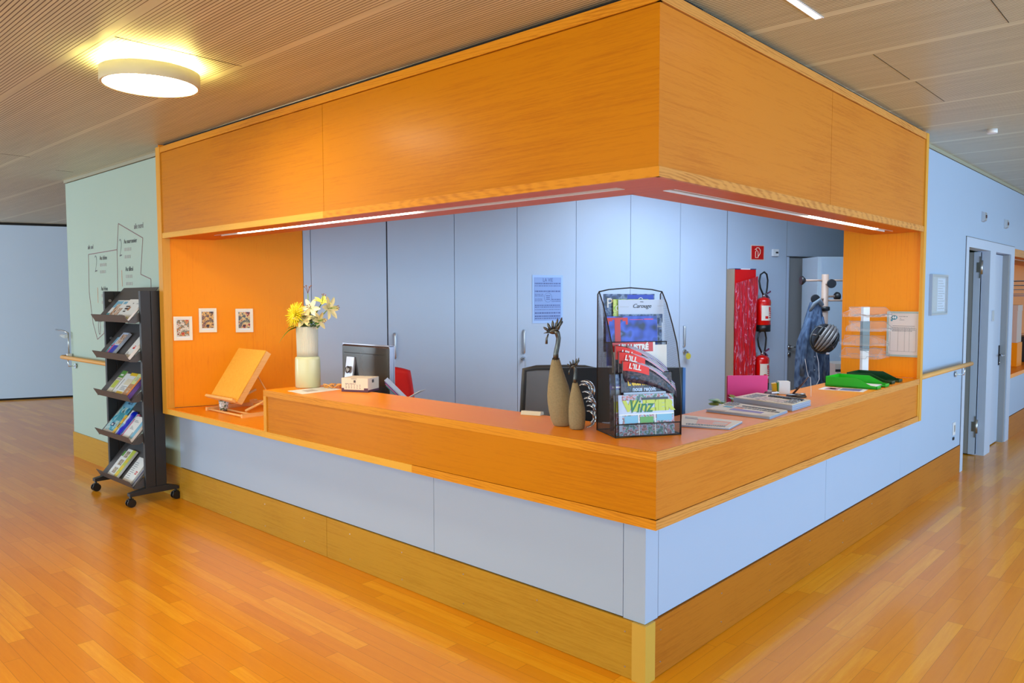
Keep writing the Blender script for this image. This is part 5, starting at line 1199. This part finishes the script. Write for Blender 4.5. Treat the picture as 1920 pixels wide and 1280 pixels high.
# helmet
t = thing('bicycle_helmet', 'black and grey bicycle helmet hanging in front of the denim jacket', 'helmet', (-1.195,4.90,1.235), CAMZ, rx=rad(72))
HR = Matrix.Rotation(rad(-38),4,'Z')
def hel(r0, a0, a1, p0, p1, nu=18, nv=10):
    def fn(u,v):
        a = a0+(a1-a0)*u; p = p0+(p1-p0)*v
        return (.125*r0*math.cos(a)*math.sin(p), .155*r0*math.sin(a)*math.sin(p), .115*r0*math.cos(p))
    return fn
m_ = MB(); m_.grid(hel(.93,0,2*PI,.0,PI*.55),36,12,t=.004); part(t,'shell', m_.xf(HR), pl('helmet_black',C(20,20,22),.3))
HG = pl('helmet_grey',C(112,104,100),.25,coat=.5)
for i,x in enumerate((-.085,-.05,-.017,.017,.05,.085)):
    m_ = MB(); P = []
    for k in range(13):
        p = -PI*.46+PI*.92*k/12; yy = .155*math.sin(p)*math.sqrt(max(0,1-(x/.135)**2)); zz = .118*math.cos(p)*math.sqrt(max(0,1-(x/.135)**2)); P.append((x*(1-.35*abs(math.sin(p))**2),yy,zz))
    m_.tube(P,[.006+.0105*math.sin(PI*k/12) for k in range(13)],8,flat=1); part(t,'rib', m_.xf(HR), HG if i in (1,2,3,4) else M['blackp'])
part(t,'rim', MB().tube([(.122*math.cos(a),.15*math.sin(a),-.012) for a in [i*2*PI/32 for i in range(32)]],.011,8,closed=True).xf(HR), M['blackp'])
for p in (-.05,.05): part(t,'cross_rib', MB().tube([(.12*math.sin(q),p,.108*math.cos(q)) for q in [-1.3+2.6*i/10 for i in range(11)]],.0075,8).xf(HR), HG)
m_ = MB(); m_.tube([(.02,-.0,.0),(.01,.01,-.08),(-.02,.0,-.14)],.005,6); part(t,'strap', m_, M['blackp'])
part(t,'rear_light', MB().box(-.012,.012,-.165,-.15,.02,.045), M['whitep'])
m_ = MB(); m_.tube([(0,0,0),(.02,-.02,-.12),(.03,-.02,-.28),(-.03,-.03,-.40)],.003,5)
solo('cable', m_, M['whitep'], 'thin white cable dangling below the bicycle helmet', 'cable', (-1.26,4.86,1.12), CAMZ)
t = thing('rucksack', 'black rucksack hanging low behind the denim jacket on the coat stand', 'bag', (-1.33,5.10,.58), CAMZ)
m_ = MB(); m_.grid(lambda u,v:(.095*math.cos(2*PI*u)*(math.sin(PI*(.12+.8*v))**.5)+.01*math.sin(7*v), .065*math.sin(2*PI*u)*(math.sin(PI*(.12+.8*v))**.5), .40*v+.01*math.sin(4*PI*u)),28,12); part(t,'bag_body', m_, pl('black_nylon',C(28,28,30),.7,noise=.3))
part(t,'front_pocket', MB().box(-.06,.06,-.085,-.05,.06,.2), M['black'], bev=.012); part(t,'strap', MB().tube([(0,.0,.36),(-.02,-.01,.55),(-.05,-.02,.85),(-.09,-.05,1.02)],.008,6), M['blackp'])
# tall white cabinet and low drawer unit at the back
t = thing('metal_cabinet', 'tall pale metal cabinet standing behind the coat stand', 'cabinet', (-1.60,6.27,0), rad(46))
part(t,'carcass', MB().box(-.21,.52,.0,.40,.0,2.085), pl('pale_metal',C(186,200,214),.22,spec=.6), bev=.004); part(t,'door', MB().box(-.17,.14,-.018,-.001,.06,2.07), pl('pale_metal_door',C(176,192,214),.22)); part(t,'door', MB().box(.143,.515,-.018,-.001,.06,2.07), M['pale_metal_door'])
part(t,'handle', MB().box(.12,.128,-.035,-.018,1.0,1.12), M['steel'])
t = thing('drawer_unit', 'low beige drawer unit with a black gap behind the acrylic carousel', 'drawers', (-1.25,5.72,0), CAMZ)
part(t,'carcass', MB().box(-.13,.28,.02,.36,.0,.93), pl('beige_laminate',C(200,184,172),.5), bev=.004)
for z0,z1 in ((.05,.42),(.44,.845),): part(t,'drawer', MB().box(-.125,.275,-.001,.019,z0,z1), M['beige_laminate'])
part(t,'dark_gap', MB().box(-.125,.275,.0,.02,.85,.872), M['ink'])

# ------------------------------------------------------------------ on the right-hand wall
t = thing('wall_frame', 'narrow aluminium display frame with a blue-lined sheet on the right-hand white wall', 'frame', (WX+.001,4.52,1.485))
w=.245; h=.335
f = MB(); b=.016; f.box(0,.022,-w,w,0,b); f.box(0,.022,-w,w,h-b,h); f.box(0,.022,-w,-w+b,b,h-b); f.box(0,.022,w-b,w,b,h-b)
part(t,'frame', f, M['alu']); part(t,'glass', MB().box(.012,.014,-w+b,w-b,b,h-b), clear('display_glass',(.8,.85,.9,1),.25)); part(t,'backing', MB().box(.0,.004,-w+b,w-b,b,h-b), pl('display_grey',C(168,176,186),.4))
part(t,'sheet', MB().box(.004,.006,-.02,w-.03,.03,h-.03), pl('display_sheet',C(206,222,250),.5))
m_ = MB(); 
for i in range(12): m_.box(.006,.0065,-.005,w-.05-.03*(i%3),.05+i*.021,.054+i*.021)
part(t,'print', m_, M['greyink'])
for y,z,lb in ((6.06,2.36,'white wedge-shaped sensor high on the right wall above the first door'),(7.10,2.36,'white wedge-shaped sensor high on the right wall above the second door')):
    t = thing('wall_sensor', lb, 'sensor', (WX+.001,y,z), 0, 'sensors above the doors')
    part(t,'housing', MB().hexa([(0,-.05,0),(.03,-.05,.012),(.03,.03,.012),(0,.05,0)],[(0,-.05,.10),(.03,-.05,.088),(.03,.03,.088),(0,.05,.10)]), M['alu']); part(t,'eye', MB().cyl((.03,.0,.05),(.036,.0,.05),.016,n=14), pl('eye_red_black',C(70,30,36),.3))
t = thing('wall_socket', 'small white double socket low on the right-hand white wall', 'socket', (WX+.001,5.19,.385))
part(t,'plate', MB().box(0,.008,-.04,.04,0,.115), M['whitep'], bev=.002); part(t,'inset', MB().box(.008,.010,-.02,.02,.03,.09), M['alu']); part(t,'dark_outlet', MB().box(-.0,.006,-.028,.022,-.045,-.02), M['ink'])

# ------------------------------------------------------------------ niche further along the right wall
nz = MB()
t = thing('reception_niche', 'second oak-lined counter niche at the far right edge of the picture', 'niche', (-.4,8.6,0))
part(t,'side_lining', MB().box(-.62,-.14,7.66,7.69,.745,2.17), M['pz'], world=True); part(t,'back_lining', MB().box(-.64,-.62,7.66,13.9,.745,2.17), M['pz'], world=True)
part(t,'header', MB().box(-.15,-.128,7.66,13.9,2.085,2.17), M['ty'], world=True); part(t,'soffit', MB().box(-.62,-.15,7.69,13.9,2.085,2.11), M['fy'], world=True)
part(t,'worktop', MB().box(-.62,-.126,7.66,13.9,.70,.745), M['tpy'], world=True); part(t,'light_cover', MB().box(-.30,-.26,7.8,10.8,2.082,2.0855), M['whitep'], world=True)
part(t,'back_board', MB().box(-.619,-.60,7.69,13.9,1.0,1.06), M['fy'], world=True)
sh = thing('shelf_trays', 'stack of grey-blue document trays in the far right niche', 'trays', (-.33,9.05,1.66))
for k in range(4): part(sh,'tray', MB().box(-.15,.15,-.22,.5,.0+k*.055,.006+k*.055).box(.14,.15,-.22,.5,k*.055,.03+k*.055), pl('grey_blue_plastic',C(120,150,170),.35))
part(sh,'shelf_board', MB().box(-.27,.16,-.3,.9,-.03,-.008), M['alu'])
t = thing('file_box', 'tall white archive box standing in the far right niche', 'box', (-.37,8.95,.9465)); part(t,'box', MB().box(-.1,.1,-.14,.16,.10,.56), pl('archive_white',C(206,186,178),.5), bev=.003); part(t,'lid', MB().box(-.104,.104,-.144,.164,.50,.575), M['archive_white'])
part(t,'plinth', MB().box(-.11,.11,-.15,.17,-.2,.10), M['pz'])
t = thing('printer', 'black office machine edge behind the archive box in the niche', 'printer', (-.38,9.95,.7465)); part(t,'body', MB().box(-.2,.2,-.25,.25,0,.34), M['black'], bev=.02); part(t,'paper_slot', MB().box(.2,.205,-.2,.2,.16,.2), M['ink'])
mb = MB(); mb.cyl((0,-.09,.035),(0,.12,.035),.034,n=20); solo('paper_roll', mb, pl('roll_cream',C(226,206,180),.6), 'short cream paper roll lying on the niche worktop', 'roll', (-.30,8.45,.7465), rz=rad(10))

# ------------------------------------------------------------------ light
def area(name, loc, target, size, power, col, sy=None, spread=None):
    ld = bpy.data.lights.new(name,'AREA'); ld.shape = 'RECTANGLE'; ld.size = size; ld.size_y = sy or size
    ld.energy = power; ld.color = col
    if spread: ld.spread = rad(spread)
    o = link(name, ld); o.location = loc
    o.rotation_euler = (Vector(target)-Vector(loc)).to_track_quat('-Z','Y').to_euler()
    return o
wd = bpy.data.worlds.new('daylight'); scene.world = wd; wd.use_nodes = True
bg = wd.node_tree.nodes['Background']; bg.inputs[0].default_value = (.66,.84,1,1); bg.inputs[1].default_value = .85
area('window_daylight_right', (5.5,3.0,1.5), (0,4.0,1.2), 9, 470, (.48,.75,1), 2.3)
area('window_daylight_behind', (-1.5,-7.5,1.6), (-2,0,1.0), 9, 250, (.70,.92,1), 2.2)
area('window_daylight_left', (-11,-6.5,1.6), (-12,1,1.2), 4, 420, (.70,.88,1), 2.2)
area('staff_fill_light', (-1.7,4.3,2.8), (-2.1,4.7,0), 1.8, 130, (.62,.80,1), 1.8)  # added fill to brighten the cupboards
area('hall_fill_light', (-.2,-3.6,2.8), (-1.2,-1.5,0), 1.2, 100, (1,.74,.30), 1.2)  # added warm fill behind the camera to brighten the floor, unseen source
scene.view_settings.view_transform = 'Standard'; scene.view_settings.look = 'None'
scene.view_settings.gamma = 1; scene.view_settings.exposure = -.2; scene.view_settings.use_curve_mapping = False
scene.cycles.max_bounces = 6; scene.cycles.transparent_max_bounces = 24; scene.cycles.use_denoising = True
scene.cycles.sample_clamp_indirect = 6
